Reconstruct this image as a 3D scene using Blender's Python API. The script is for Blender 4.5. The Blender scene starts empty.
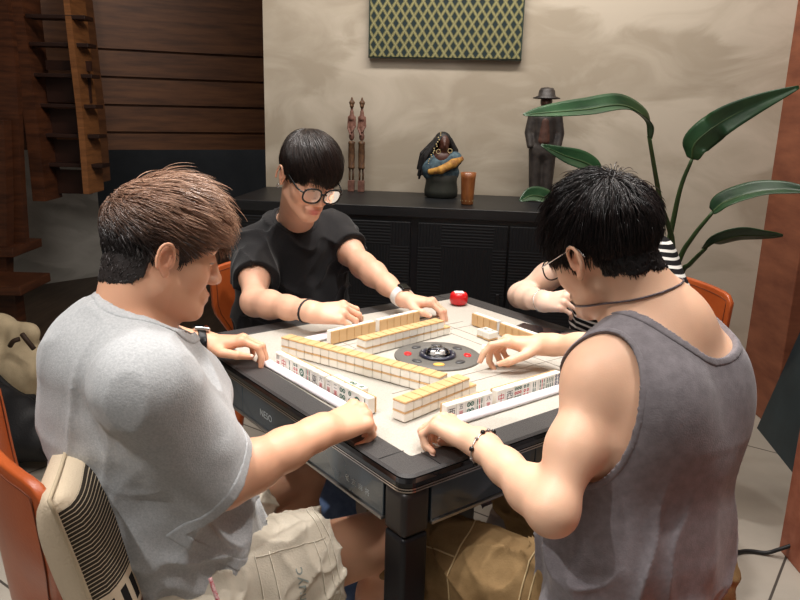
import bpy, bmesh, math, random
import numpy as np
from mathutils import Vector, Matrix

random.seed(7)
RNG = np.random.default_rng(11)
SC = bpy.context.scene
COL = SC.collection

# ------------------------------------------------------------------ camera
PITCH, ROLL, CAM_Z = 0.25494, 0.0259, 1.3724
cam_data = bpy.data.cameras.new('camera')
cam_data.sensor_width = 36.0
cam_data.lens = 743.16 / 800 * 36.0
cam_data.clip_start = 0.02
cam = bpy.data.objects.new('camera', cam_data)
COL.objects.link(cam)
_c, _s = math.cos(PITCH), math.sin(PITCH)
_F = Vector((0, _c, -_s)); _U = Vector((0, _s, _c)); _R = Vector((1, 0, 0))
_cr, _sr = math.cos(ROLL), math.sin(ROLL)
_right = _R * _cr + _U * _sr
_up = _U * _cr - _R * _sr
cam.matrix_world = Matrix(((_right.x, _up.x, -_F.x, 0), (_right.y, _up.y, -_F.y, 0),
                           (_right.z, _up.z, -_F.z, CAM_Z), (0, 0, 0, 1)))
SC.camera = cam

# ------------------------------------------------------------------ view, world, lights
SC.view_settings.view_transform = 'Standard'
SC.view_settings.look = 'None'
SC.view_settings.exposure = 0.10
SC.view_settings.gamma = 1.0
SC.view_settings.use_curve_mapping = False
world = bpy.data.worlds.new('world'); SC.world = world
world.use_nodes = True
world.node_tree.nodes['Background'].inputs[0].default_value = (1.0, 0.93, 0.86, 1)
world.node_tree.nodes['Background'].inputs[1].default_value = 0.20


def spot(name, loc, to, power, size_deg, radius, color, blend=0.5):
    l = bpy.data.lights.new(name, 'SPOT')
    l.energy = power; l.spot_size = math.radians(size_deg); l.spot_blend = blend
    l.shadow_soft_size = radius; l.color = color
    o = bpy.data.objects.new(name, l); COL.objects.link(o)
    o.location = loc
    o.rotation_euler = (Vector(to) - Vector(loc)).to_track_quat('-Z', 'Y').to_euler()
    return o


def area(name, loc, to, power, sx, sy, color):
    l = bpy.data.lights.new(name, 'AREA')
    l.energy = power; l.shape = 'RECTANGLE'; l.size = sx; l.size_y = sy; l.color = color
    o = bpy.data.objects.new(name, l); COL.objects.link(o)
    o.location = loc
    o.rotation_euler = (Vector(to) - Vector(loc)).to_track_quat('-Z', 'Y').to_euler()
    return o


WARM = (1.0, 0.93, 0.86); NEUT = (1.0, 0.97, 0.94)
spot('ceiling_spot_over_table', (0.10, 2.05, 2.95), (0.10, 1.75, 0.76), 105, 66, 0.05, NEUT, 0.6)
spot('ceiling_spot_left', (-0.75, 0.95, 2.95), (-0.45, 1.35, 0.9), 85, 54, 0.05, NEUT, 0.6)
spot('ceiling_spot_right', (0.75, 1.05, 2.95), (0.45, 1.3, 0.9), 75, 50, 0.05, NEUT, 0.6)
area('ceiling_wall_washer', (0.25, 2.75, 2.9), (0.3, 3.6, 1.4), 45, 2.2, 0.15, WARM)
area('added_overhead_fill', (0.1, 1.3, 2.93), (0.1, 1.3, 0), 42, 2.6, 2.2, WARM)  # broad fill added overhead to lift the ambient level, no fixture

spot('added_stairwell_fill', (-1.9, 4.2, 2.95), (-2.3, 5.6, 0.6), 15, 70, 0.08, WARM, 0.8)  # fill spot added to brighten the stub wall and stair area

spot('ceiling_spot_behind_left', (-1.45, 0.15, 2.95), (-0.55, 1.10, 0.75), 105, 40, 0.04, NEUT, 0.5)

spot('added_far_wall_fill', (-1.1, 5.9, 2.95), (-1.4, 6.9, 0.5), 30, 80, 0.08, WARM, 0.8)  # unseen fill spot added behind the boards to brighten the far wall

# ------------------------------------------------------------------ frames of reference
TC = np.array([0.1014, 1.8121, 0.0]); TYAW = 0.65888; TZ = 0.76
E1 = np.array([math.cos(TYAW), math.sin(TYAW), 0.0])
E2 = np.array([-math.sin(TYAW), math.cos(TYAW), 0.0])
EZ = np.array([0.0, 0.0, 1.0])


def tw(u, v, z):
    return TC + u * E1 + v * E2 + z * EZ


def nrm(v):
    v = np.asarray(v, float)
    return v / np.linalg.norm(v)


# ------------------------------------------------------------------ materials
def mat(name, color, rough=0.6, metal=0.0, var=0.0, vscale=8.0, bump=0.0, bscale=60.0, spec=0.5,
        color2=None, sss=0.0, trans=0.0, coat=0.0, stretch=None, emit=None, sheen=0.0):
    m = bpy.data.materials.new(name); m.use_nodes = True
    nt = m.node_tree; N = nt.nodes; L = nt.links
    b = N['Principled BSDF']
    b.inputs['Base Color'].default_value = (*color, 1)
    b.inputs['Roughness'].default_value = rough
    b.inputs['Metallic'].default_value = metal
    b.inputs['Specular IOR Level'].default_value = spec
    b.inputs['Subsurface Weight'].default_value = sss
    if sss: b.inputs['Subsurface Radius'].default_value = (0.012, 0.005, 0.003); b.inputs['Subsurface Scale'].default_value = 1.0
    b.inputs['Transmission Weight'].default_value = trans
    b.inputs['Coat Weight'].default_value = coat
    b.inputs['Sheen Weight'].default_value = sheen
    tc = N.new('ShaderNodeTexCoord'); mp = N.new('ShaderNodeMapping')
    L.new(tc.outputs['Object'], mp.inputs['Vector'])
    if stretch: mp.inputs['Scale'].default_value = stretch
    if var > 0 or color2 is not None:
        n = N.new('ShaderNodeTexNoise'); n.inputs['Scale'].default_value = vscale
        n.inputs['Detail'].default_value = 6; n.inputs['Roughness'].default_value = 0.6
        L.new(mp.outputs['Vector'], n.inputs['Vector'])
        r = N.new('ShaderNodeValToRGB')
        c2 = color2 if color2 is not None else tuple(max(0, c * (1 - var)) for c in color)
        c1 = color if color2 is not None else tuple(min(1, c * (1 + var)) for c in color)
        r.color_ramp.elements[0].color = (*c2, 1); r.color_ramp.elements[1].color = (*c1, 1)
        r.color_ramp.elements[0].position = 0.35; r.color_ramp.elements[1].position = 0.65
        L.new(n.outputs['Fac'], r.inputs['Fac'])
        L.new(r.outputs['Color'], b.inputs['Base Color'])
    if bump > 0:
        n2 = N.new('ShaderNodeTexNoise'); n2.inputs['Scale'].default_value = bscale
        n2.inputs['Detail'].default_value = 4
        L.new(mp.outputs['Vector'], n2.inputs['Vector'])
        bp = N.new('ShaderNodeBump'); bp.inputs['Strength'].default_value = bump
        bp.inputs['Distance'].default_value = 0.004
        L.new(n2.outputs['Fac'], bp.inputs['Height'])
        L.new(bp.outputs['Normal'], b.inputs['Normal'])
    return m


def tint_mat(name, rough, sss=0.0, bump=0.0, bscale=300.0, spec=0.5, sheen=0.0, aniso=0.0):
    """Base colour comes from the mesh's own colour attribute (skin blotches, lips, dyed hair)."""
    m = mat(name, (0.5, 0.5, 0.5), rough, bump=bump, bscale=bscale, spec=spec, sss=sss, sheen=sheen)
    nt = m.node_tree
    a = nt.nodes.new('ShaderNodeAttribute'); a.attribute_name = 'tint'
    nt.links.new(a.outputs['Color'], nt.nodes['Principled BSDF'].inputs['Base Color'])
    if aniso: nt.nodes['Principled BSDF'].inputs['Anisotropic'].default_value = aniso
    return m


# ------------------------------------------------------------------ objects
def tag(o, label=None, cat=None, group=None, kind=None):
    if label: o['label'] = label
    if cat: o['category'] = cat
    if group: o['group'] = group
    if kind: o['kind'] = kind
    return o


def empty(name, loc, label, cat, group=None, rz=0.0):
    o = bpy.data.objects.new(name, None); COL.objects.link(o)
    o.empty_display_size = 0.05
    o.location = Vector(loc); o.rotation_euler = (0, 0, rz)
    bpy.context.view_layer.update()
    return tag(o, label, cat, group)


def world_of(o):
    m = o.matrix_basis.copy()
    if o.parent is not None: m = world_of(o.parent) @ o.matrix_parent_inverse @ m
    return m


def link(name, me, parent=None, m=None, world=False, smooth=False):
    o = bpy.data.objects.new(name, me); COL.objects.link(o)
    if m is not None and not me.materials:
        for mm in (m if isinstance(m, (list, tuple)) else [m]): me.materials.append(mm)
    if smooth: me.shade_smooth()
    if parent is not None:
        o.parent = parent
        if world:
            o.matrix_parent_inverse = world_of(parent).inverted()
    return o


def pymesh(name, V, F):
    me = bpy.data.meshes.new(name)
    me.from_pydata([tuple(map(float, v)) for v in V], [], F)
    me.validate(); me.update()
    return me


def bm_obj(name, bm, m, parent=None, world=False, smooth=False, bevel=0.0, seg=2):
    if bevel > 0:
        bmesh.ops.bevel(bm, geom=[e for e in bm.edges if len(e.link_faces) == 2 and e.calc_face_angle(0) > 0.5], offset=bevel,
                        segments=seg, affect='EDGES', profile=0.6)
    bmesh.ops.recalc_face_normals(bm, faces=bm.faces)
    me = bpy.data.meshes.new(name); bm.to_mesh(me); bm.free()
    o = link(name, me, parent, m, world)
    if smooth or bevel > 0:
        me.shade_smooth()
        md = o.modifiers.new('n', 'WEIGHTED_NORMAL') if bevel > 0 else None
        if md: md.keep_sharp = False
    return o


def add_box(bm, c, s, rot=None):
    M = Matrix.Translation(Vector(c))
    if rot is not None: M = M @ rot.to_4x4()
    r = bmesh.ops.create_cube(bm, size=1.0, matrix=M @ Matrix.Diagonal((*s, 1)))
    return r['verts']


def box(name, c, s, m, parent=None, rz=0.0, bevel=0.0, world=False):
    bm = bmesh.new(); add_box(bm, c, s, Matrix.Rotation(rz, 3, 'Z'))
    return bm_obj(name, bm, m, parent, world, bevel=bevel)


def add_lathe(bm, prof, c=(0, 0, 0), n=32, sx=1.0, sy=1.0):
    rings = []
    for r, z in prof:
        if r < 1e-6:
            rings.append([bm.verts.new((c[0], c[1], c[2] + z))])
        else:
            rings.append([bm.verts.new((c[0] + sx * r * math.cos(2 * math.pi * i / n), c[1] + sy * r * math.sin(2 * math.pi * i / n), c[2] + z)) for i in range(n)])
    for a, b in zip(rings, rings[1:]):
        for i in range(n):
            j = (i + 1) % n
            if len(a) == 1 and len(b) == 1: continue
            if len(a) == 1: bm.faces.new((a[0], b[i], b[j]))
            elif len(b) == 1: bm.faces.new((a[i], a[j], b[0]))
            else: bm.faces.new((a[i], a[j], b[j], b[i]))
    if len(rings[0]) > 1: bm.faces.new(rings[0][::-1])
    if len(rings[-1]) > 1: bm.faces.new(rings[-1])


def tube_data(pts, radii, n=10, closed=False):
    pts = [np.asarray(p, float) for p in pts]
    if not hasattr(radii, '__len__'): radii = [radii] * len(pts)
    V, F = [], []
    up = None; m = len(pts)
    for i, p in enumerate(pts):
        if closed: t = nrm(pts[(i + 1) % m] - pts[i - 1])
        else: t = nrm(pts[min(i + 1, m - 1)] - pts[max(i - 1, 0)])
        if up is None:
            up = np.array([0, 0, 1.0]) if abs(t[2]) < 0.9 else np.array([1.0, 0, 0])
        up = nrm(up - t * (up @ t)); sd = np.cross(t, up)
        for k in range(n):
            a = 2 * math.pi * k / n
            V.append(p + radii[i] * (math.cos(a) * sd + math.sin(a) * up))
    rng = m if closed else m - 1
    for i in range(rng):
        for k in range(n):
            a = i * n + k; b = i * n + (k + 1) % n
            c = ((i + 1) % m) * n
            F.append((a, b, c + (k + 1) % n, c + k))
    if not closed:
        F.append(tuple(range(n))[::-1]); F.append(tuple(range((m - 1) * n, m * n)))
    return V, F


def tube(name, pts, radii, m, parent=None, n=10, closed=False, world=False):
    V, F = tube_data(pts, radii, n, closed)
    return link(name, pymesh(name, V, F), parent, m, world, smooth=True)


def smooth_path(pts, per=8):
    """Catmull-Rom through the points."""
    pts = [np.asarray(p, float) for p in pts]
    P = [2 * pts[0] - pts[1]] + pts + [2 * pts[-1] - pts[-2]]
    out = []
    for i in range(1, len(P) - 2):
        for k in range(per):
            t = k / per
            out.append(0.5 * ((2 * P[i]) + (-P[i - 1] + P[i + 1]) * t + (2 * P[i - 1] - 5 * P[i] + 4 * P[i + 1] - P[i + 2]) * t * t
                              + (-P[i - 1] + 3 * P[i] - 3 * P[i + 1] + P[i + 2]) * t ** 3))
    out.append(pts[-1])
    return out


_text_cache = {}


def text_mesh(s, size):
    """The outline of a short piece of lettering as a flat mesh in XY, centred."""
    key = (s, size)
    if key not in _text_cache:
        cu = bpy.data.curves.new('lettering', 'FONT'); cu.body = s; cu.size = size
        cu.align_x = 'CENTER'; cu.align_y = 'CENTER'; cu.resolution_u = 2
        o = bpy.data.objects.new('lettering', cu); COL.objects.link(o)
        dg = bpy.context.evaluated_depsgraph_get()
        me = bpy.data.meshes.new_from_object(o.evaluated_get(dg))
        V = np.array([v.co[:] for v in me.vertices]) if len(me.vertices) else np.zeros((0, 3))
        F = [tuple(p.vertices) for p in me.polygons]
        bpy.data.objects.remove(o); bpy.data.curves.remove(cu); bpy.data.meshes.remove(me)
        if len(V):
            V[:, :2] -= (V[:, :2].min(0) + V[:, :2].max(0)) / 2
        _text_cache[key] = (V, F)
    return _text_cache[key]


# ------------------------------------------------------------------ implicit surfaces
_lat = RNG.random((32, 32, 32)).astype(np.float32) * 2 - 1


def noise3(P, s):
    """Smooth value noise, about -1..1, at frequency s (scalar or 3-vector)."""
    Q = P * np.asarray(s) + 137.3
    I = np.floor(Q).astype(int); f = Q - I; f = f * f * (3 - 2 * f)
    I0 = I & 31; I1 = (I + 1) & 31
    x0, y0, z0 = I0[:, 0], I0[:, 1], I0[:, 2]; x1, y1, z1 = I1[:, 0], I1[:, 1], I1[:, 2]
    fx, fy, fz = f[:, 0], f[:, 1], f[:, 2]
    def lx(y, z): return _lat[x0, y, z] * (1 - fx) + _lat[x1, y, z] * fx
    return (lx(y0, z0) * (1 - fy) + lx(y1, z0) * fy) * (1 - fz) + (lx(y0, z1) * (1 - fy) + lx(y1, z1) * fy) * fz


PAD = 0.10


class Leaf:
    def __init__(s, f, lo, hi): s.f = f; s.lo = np.asarray(lo, float) - PAD; s.hi = np.asarray(hi, float) + PAD

    def ev(s, P, lo=None, hi=None):
        if lo is not None and ((s.lo > hi).any() or (s.hi < lo).any()): return None
        return s.f(P)


class Grp:
    def __init__(s, items, k=0.01): s.items = list(items); s.k = k

    @property
    def lo(s): return np.min([i.lo for i in s.items], 0)

    @property
    def hi(s): return np.max([i.hi for i in s.items], 0)

    def ev(s, P, lo=None, hi=None):
        d = None
        for it in s.items:
            e = it.ev(P, lo, hi)
            if e is None: continue
            if d is None: d = e
            elif s.k <= 0: d = np.minimum(d, e)
            else:
                h = np.maximum(s.k - np.abs(d - e), 0) / s.k
                d = np.minimum(d, e) - h * h * s.k * 0.25
        return d


class Sub:
    def __init__(s, a, b, k=0.004): s.a = a; s.b = b; s.k = k; s.lo = a.lo; s.hi = a.hi

    def ev(s, P, lo=None, hi=None):
        d = s.a.ev(P, lo, hi)
        if d is None: return None
        e = s.b.ev(P, lo, hi)
        if e is None: return d
        e = -e
        h = np.maximum(s.k - np.abs(d - e), 0) / s.k
        return np.maximum(d, e) + h * h * s.k * 0.25


class Fn:
    def __init__(s, a, fn): s.a = a; s.fn = fn; s.lo = a.lo; s.hi = a.hi

    def ev(s, P, lo=None, hi=None):
        d = s.a.ev(P, lo, hi)
        return None if d is None else s.fn(P, d)


def cone(a, b, ra, rb, flat=None):
    a = np.asarray(a, float); b = np.asarray(b, float); ba = b - a; bb = max(ba @ ba, 1e-12); r = max(ra, rb)
    w = r
    if flat is not None:
        n = nrm(flat[0]); s = flat[1]; w = r * max(1, s)
    def f(P):
        pa = P - a
        t = np.clip(pa @ ba / bb, 0, 1)
        q = pa - t[:, None] * ba
        if flat is not None:
            q = q + np.outer((q @ n) * (1 / s - 1), n)
        return (np.sqrt(np.einsum('ij,ij->i', q, q)) - (ra + (rb - ra) * t)) * (min(1, s) if flat is not None else 1)
    return Leaf(f, np.minimum(a, b) - w, np.maximum(a, b) + w)


def ell(c, r, R=None):
    """Ellipsoid; R has the local axes as rows."""
    c = np.asarray(c, float); r = np.asarray(r, float)
    R = np.eye(3) if R is None else np.asarray(R, float)
    m = np.sqrt(((R * r[:, None]) ** 2).sum(0))
    def f(P):
        q = (P - c) @ R.T
        a = q / r; k0 = np.sqrt((a * a).sum(1)); a = q / (r * r); k1 = np.sqrt((a * a).sum(1))
        return k0 * (k0 - 1) / np.maximum(k1, 1e-9)
    return Leaf(f, c - m, c + m)


def chain(pts, rs, k=0.0, flat=None):
    return Grp([cone(pts[i], pts[i + 1], rs[i], rs[i + 1], flat) for i in range(len(pts) - 1)], k)


CORN = np.array([[i, j, k] for i in (0, 1) for j in (0, 1) for k in (0, 1)])


def surface(node, h, slack=0.004):
    """Surface nets over the blocks near the zero set. Returns verts, quads."""
    lo = node.lo + PAD - 0.03; hi = node.hi - PAD + 0.03
    B = 8; bs = B * h
    n0 = 8  # coarse cells hold 8 blocks a side
    cs = bs * n0
    nb = np.ceil((hi - lo) / cs).astype(int)
    cells = np.stack(np.meshgrid(*[np.arange(x) for x in nb], indexing='ij'), -1).reshape(-1, 3)
    size = n0
    while True:
        cen = lo + (cells + 0.5) * (size * bs)
        d = node.ev(cen)
        act = np.abs(d) < size * bs * 0.866 * 1.6 + slack
        cells = cells[act]
        if size == 1: break
        cells = (cells[:, None, :] * 2 + CORN[None]).reshape(-1, 3); size //= 2
    g = np.arange(B + 1)
    base = np.stack(np.meshgrid(g, g, g, indexing='ij'), -1).reshape(-1, 3)
    NX = (nb * n0 * B + 4).astype(np.int64)
    def key(I): return (I[..., 0] * NX[1] + I[..., 1]) * NX[2] + I[..., 2]
    VP, VK, EDGE = [], [], []
    for c in cells:
        o = lo + c * bs
        P = lo + (c * B + base) * h
        d = node.ev(P, o, o + bs)
        if d is None: continue
        D = d.reshape(B + 1, B + 1, B + 1)
        if D.min() > 0 or D.max() < 0: continue
        S = D < 0
        cnt = sum(S[i:B + i, j:B + j, k:B + k].astype(np.int8) for i, j, k in CORN)
        I = np.argwhere((cnt > 0) & (cnt < 8))
        if not len(I): continue
        acc = np.zeros((len(I), 3)); num = np.zeros(len(I))
        for ax in range(3):
            for p in (0, 1):
                for q in (0, 1):
                    off = np.zeros(3, int); oth = [a for a in range(3) if a != ax]
                    off[oth[0]] = p; off[oth[1]] = q
                    a = I + off; b2 = a.copy(); b2[:, ax] += 1
                    da = D[a[:, 0], a[:, 1], a[:, 2]]; db = D[b2[:, 0], b2[:, 1], b2[:, 2]]
                    cr = (da < 0) != (db < 0)
                    t = np.where(cr, da / np.where(cr, da - db, 1), 0)
                    pt = a.astype(float); pt[:, ax] += t
                    acc[cr] += pt[cr]; num += cr
        VP.append(o + acc / num[:, None] * h); VK.append(key(I + c * B))
        for ax in range(3):
            sl0 = S[:B, :B, :B]
            sh = [slice(0, B)] * 3; sh[ax] = slice(1, B + 1)
            sl1 = S[tuple(sh)]
            E = np.argwhere(sl0 != sl1)
            if len(E):
                sg = sl0[E[:, 0], E[:, 1], E[:, 2]]
                EDGE.append((ax, E + c * B, sg))
    VP = np.concatenate(VP); VK = np.concatenate(VK)
    order = np.argsort(VK); VK = VK[order]; VP = VP[order]
    quads = []
    for ax, E, sg in EDGE:
        o1, o2 = [(1, 2), (2, 0), (0, 1)][ax]
        def cell(p, q):
            I = E.copy(); I[:, o1] -= p; I[:, o2] -= q
            kk = key(I); ix = np.searchsorted(VK, kk); ix = np.clip(ix, 0, len(VK) - 1)
            return np.where(VK[ix] == kk, ix, -1)
        q = np.stack([cell(1, 1), cell(0, 1), cell(0, 0), cell(1, 0)], 1)
        q[~sg] = q[~sg][:, ::-1]
        quads.append(q[(q >= 0).all(1)])
    return VP, np.concatenate(quads)


def np_mesh(name, V, Q, colors=None):
    me = bpy.data.meshes.new(name)
    n = Q.shape[1]
    me.vertices.add(len(V)); me.vertices.foreach_set('co', np.asarray(V, np.float32).ravel())
    me.loops.add(Q.size); me.loops.foreach_set('vertex_index', Q.astype(np.int32).ravel())
    me.polygons.add(len(Q)); me.polygons.foreach_set('loop_start', np.arange(0, Q.size, n, dtype=np.int32))
    me.update(calc_edges=True); me.validate()
    if colors is not None:
        at = me.color_attributes.new('tint', 'FLOAT_COLOR', 'POINT')
        c4 = np.ones((len(V), 4), np.float32); c4[:, :3] = colors
        at.data.foreach_set('color', c4.ravel())
    me.shade_smooth()
    return me


def sdf_obj(name, node, h, m, parent=None, colors=None, slack=0.004, world=True):
    V, Q = surface(node, h, slack)
    c = colors(V) if colors else None
    return link(name, np_mesh(name, V, Q, c), parent, m, world)


def rgb(r, g, b):
    return tuple((x / 255 / 12.92 if x / 255 <= 0.04045 else ((x / 255 + 0.055) / 1.055) ** 2.4) for x in (r, g, b))


def ordinal(i):
    return ['first', 'second', 'third', 'fourth', 'fifth', 'sixth', 'seventh', 'eighth', 'ninth', 'tenth', 'eleventh', 'twelfth',
            'thirteenth', 'fourteenth', 'fifteenth', 'sixteenth', 'seventeenth', 'eighteenth'][i]

# ================================================================== the room
WY = -0.121                                   # the plastered wall runs slightly towards the camera on the right
WD = np.array([math.cos(WY), math.sin(WY), 0]); WN = np.array([-WD[1], WD[0], 0])   # along it, and away into it


def wl(a, d, z):
    """Point on the back wall: a along it from x = 0, d out of it towards the room."""
    return np.array([0, 3.68, 0]) + a * WD - d * WN + z * EZ


def floor_mat():
    m = mat('floor_screed', rgb(168, 160, 148), 0.55, var=0.10, vscale=2.2, bump=0.05, bscale=30)
    nt = m.node_tree; N = nt.nodes; L = nt.links; b = N['Principled BSDF']
    src = b.inputs['Base Color'].links[0].from_socket
    tc = N.new('ShaderNodeTexCoord'); mp = N.new('ShaderNodeMapping'); mp.inputs['Rotation'].default_value = (0, 0, 0.62)
    mp.inputs['Location'].default_value = (0.2, 0.33, 0)
    L.new(tc.outputs['Object'], mp.inputs['Vector'])
    br = N.new('ShaderNodeTexBrick'); br.offset = 0; br.inputs['Scale'].default_value = 1.0
    br.inputs['Brick Width'].default_value = 1.2; br.inputs['Row Height'].default_value = 1.2
    br.inputs['Mortar Size'].default_value = 0.004
    L.new(mp.outputs['Vector'], br.inputs['Vector'])
    mx = N.new('ShaderNodeMixRGB'); mx.inputs[2].default_value = (*rgb(70, 64, 58), 1)
    L.new(br.outputs['Fac'], mx.inputs[0]); L.new(src, mx.inputs[1]); L.new(mx.outputs[0], b.inputs['Base Color'])
    return m


def plaster_mat(name, c1, c2):
    m = mat(name, c1, 0.85, bump=0.10, bscale=14)
    nt = m.node_tree; N = nt.nodes; L = nt.links; b = N['Principled BSDF']
    tc = N.new('ShaderNodeTexCoord')
    mp = N.new('ShaderNodeMapping'); mp.inputs['Scale'].default_value = (1.0, 1.0, 1.9); mp.inputs['Rotation'].default_value = (0, 0.35, 0)
    L.new(tc.outputs['Object'], mp.inputs['Vector'])
    n1 = N.new('ShaderNodeTexNoise'); n1.inputs['Scale'].default_value = 2.3; n1.inputs['Detail'].default_value = 7
    n1.inputs['Roughness'].default_value = 0.55; n1.inputs['Distortion'].default_value = 1.6
    v = N.new('ShaderNodeTexVoronoi'); v.inputs['Scale'].default_value = 2.8; v.feature = 'SMOOTH_F1'; v.inputs['Smoothness'].default_value = 0.35
    L.new(mp.outputs['Vector'], n1.inputs['Vector'])
    mxv = N.new('ShaderNodeMixRGB'); mxv.inputs[0].default_value = 0.28
    L.new(mp.outputs['Vector'], mxv.inputs[1]); L.new(n1.outputs['Color'], mxv.inputs[2]); L.new(mxv.outputs[0], v.inputs['Vector'])
    ad = N.new('ShaderNodeMixRGB'); ad.inputs[0].default_value = 0.4
    L.new(n1.outputs['Fac'], ad.inputs[1]); L.new(v.outputs['Color'], ad.inputs[2])
    r = N.new('ShaderNodeValToRGB')
    r.color_ramp.elements[0].color = (*c2, 1); r.color_ramp.elements[1].color = (*c1, 1)
    r.color_ramp.elements[0].position = 0.36; r.color_ramp.elements[1].position = 0.62
    L.new(ad.outputs[0], r.inputs['Fac']); L.new(r.outputs['Color'], b.inputs['Base Color'])
    return m


M_floor = floor_mat()
M_plaster = plaster_mat('wall_plaster', rgb(186, 176, 160), rgb(160, 149, 132))
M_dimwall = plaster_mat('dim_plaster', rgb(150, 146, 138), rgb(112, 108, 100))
M_darkwall = mat('dark_wall', rgb(84, 90, 98), 0.8, var=0.15, vscale=3)
M_wood_dark = mat('dark_stair_wood', rgb(92, 52, 30), 0.45, color2=rgb(58, 31, 18), vscale=5, stretch=(1, 1, 9), bump=0.05)
M_wood_strip = mat('stair_edge_wood', rgb(150, 98, 56), 0.45, color2=rgb(112, 70, 38), vscale=5, stretch=(1, 1, 9))
M_wood_panel = mat('wood_panel', rgb(120, 78, 48), 0.5, color2=rgb(84, 52, 32), vscale=3.5, stretch=(0.8, 0.8, 8), bump=0.05)
M_brown = mat('brown_column', rgb(146, 88, 62), 0.6, color2=rgb(118, 66, 46), vscale=4, stretch=(1, 1, 4), bump=0.06)
M_rust = mat('rust_panel', rgb(176, 108, 82), 0.55, color2=rgb(146, 78, 54), vscale=14, bump=0.12, bscale=20)
M_teal = mat('teal_panel', rgb(38, 52, 58), 0.5, var=0.2, vscale=6)
M_ceiling = mat('ceiling_paint', rgb(150, 142, 132), 0.9)
M_black = mat('black_plain', rgb(16, 16, 18), 0.5)

tag(box('floor', (0, 3.0, -0.05), (9.6, 10.0, 0.1), M_floor), kind='structure')
tag(box('ceiling', (0, 3.0, 3.05), (9.6, 10.0, 0.1), M_ceiling), kind='structure')
_floor_shade = mat('painted_floor_shade', rgb(84, 68, 54), 0.5, color2=rgb(60, 47, 36), vscale=4, stretch=(7, 1, 1))  # dark brown colour paints in the dimness of the same floor
tag(box('floor_stairwell_shade', (-2.75, 5.8, 0.001), (4.1, 4.4, 0.006), _floor_shade), kind='structure')  # thin sheet over the floor carrying that painted shade
# plastered wall: its left end stands free at the stairwell
_a0, _a1 = -0.694, 2.6
tag(box('wall_back', wl((_a0 + _a1) / 2, -0.075, 1.5), (_a1 - _a0, 0.15, 3.0), M_plaster, rz=WY), kind='structure')
tag(box('wall_right', (3.1, 2.2, 1.5), (0.12, 8.0, 3.0), M_dimwall), kind='structure')
tag(box('wall_side', (-4.4, 3.0, 1.5), (0.12, 10.0, 3.0), M_dimwall), kind='structure')
# brown column at the right-hand end of the plastered wall
_o = box('column_right', (2.05, 3.31, 1.5), (0.70, 0.36, 3.0), M_brown, bevel=0.004)
_o.name = 'trim_1'; tag(_o, kind='structure')
# stairwell behind: dark wall, pale stub wall, boarded wood wall
tag(box('wall_far', (-1.6, 7.0, 1.5), (6.0, 0.1, 3.0), M_darkwall, rz=0.3), kind='structure')
_p, _q = np.array([-3.0, 5.13, 0]), np.array([-2.38, 5.783, 0]); _d = _q - _p
tag(box('wall_left', (_p + _q) / 2 + np.array([-.03, .04, 0.55]), (np.linalg.norm(_d), 0.10, 1.1), plaster_mat('stub_plaster', rgb(214, 210, 202), rgb(176, 172, 164)), rz=math.atan2(_d[1], _d[0])), kind='structure')


def board_wall():
    """Horizontal boards with shadow gaps, hung between the stairs and the plastered wall."""
    bm = bmesh.new()
    p = np.array([-2.75, 4.62, 0]); d = nrm([math.cos(0.45), math.sin(0.45), 0]); n = np.array([-d[1], d[0], 0])
    R = Matrix.Rotation(0.45, 3, 'Z'); Lw = 2.7
    zs = [1.03, 1.15, 1.325, 1.50, 1.67, 3.0]
    for a, b in zip(zs, zs[1:]):
        add_box(bm, p + d * Lw / 2 + EZ * (a + b) / 2 + EZ * .008, (Lw, 0.03, b - a - 0.016), R)
    add_box(bm, p + d * Lw / 2 + n * 0.03 + EZ * 2.05, (Lw, 0.03, 1.9), R)
    return bm_obj('wall_wood', bm, M_wood_panel)


tag(board_wall(), kind='structure')


# ------------------------------------------------------------------ staircase at the far left
def at(px, py, Y):
    """Point seen at pixel (px, py) of the photograph at depth Y."""
    a, b = px - 400, py - 300
    x = a * _cr + b * math.sin(ROLL); y = -a * math.sin(ROLL) + b * _cr
    f = 743.16
    d = np.array([x / f, _c - y / f * _s, -_s - y / f * _c])
    return np.array([0, 0, CAM_Z]) + d * (Y / d[1])


def beam(name, pts, w, dpt, m, parent):
    """A plank following points in a vertical plane: w wide along x, dpt deep along y."""
    V, F = [], []
    for i, p in enumerate(pts):
        p = np.asarray(p)
        for sx, sy in ((-1, -1), (1, -1), (1, 1), (-1, 1)):
            V.append(p + np.array([sx * w / 2, sy * dpt / 2, 0]))
    for i in range(len(pts) - 1):
        for k in range(4):
            a = i * 4 + k; b = i * 4 + (k + 1) % 4
            F.append((a, b, b + 4, a + 4))
    F.append((3, 2, 1, 0)); n = len(pts) * 4; F.append((n - 4, n - 3, n - 2, n - 1))
    return link(name, pymesh(name, V, F), parent, m, True)


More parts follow.
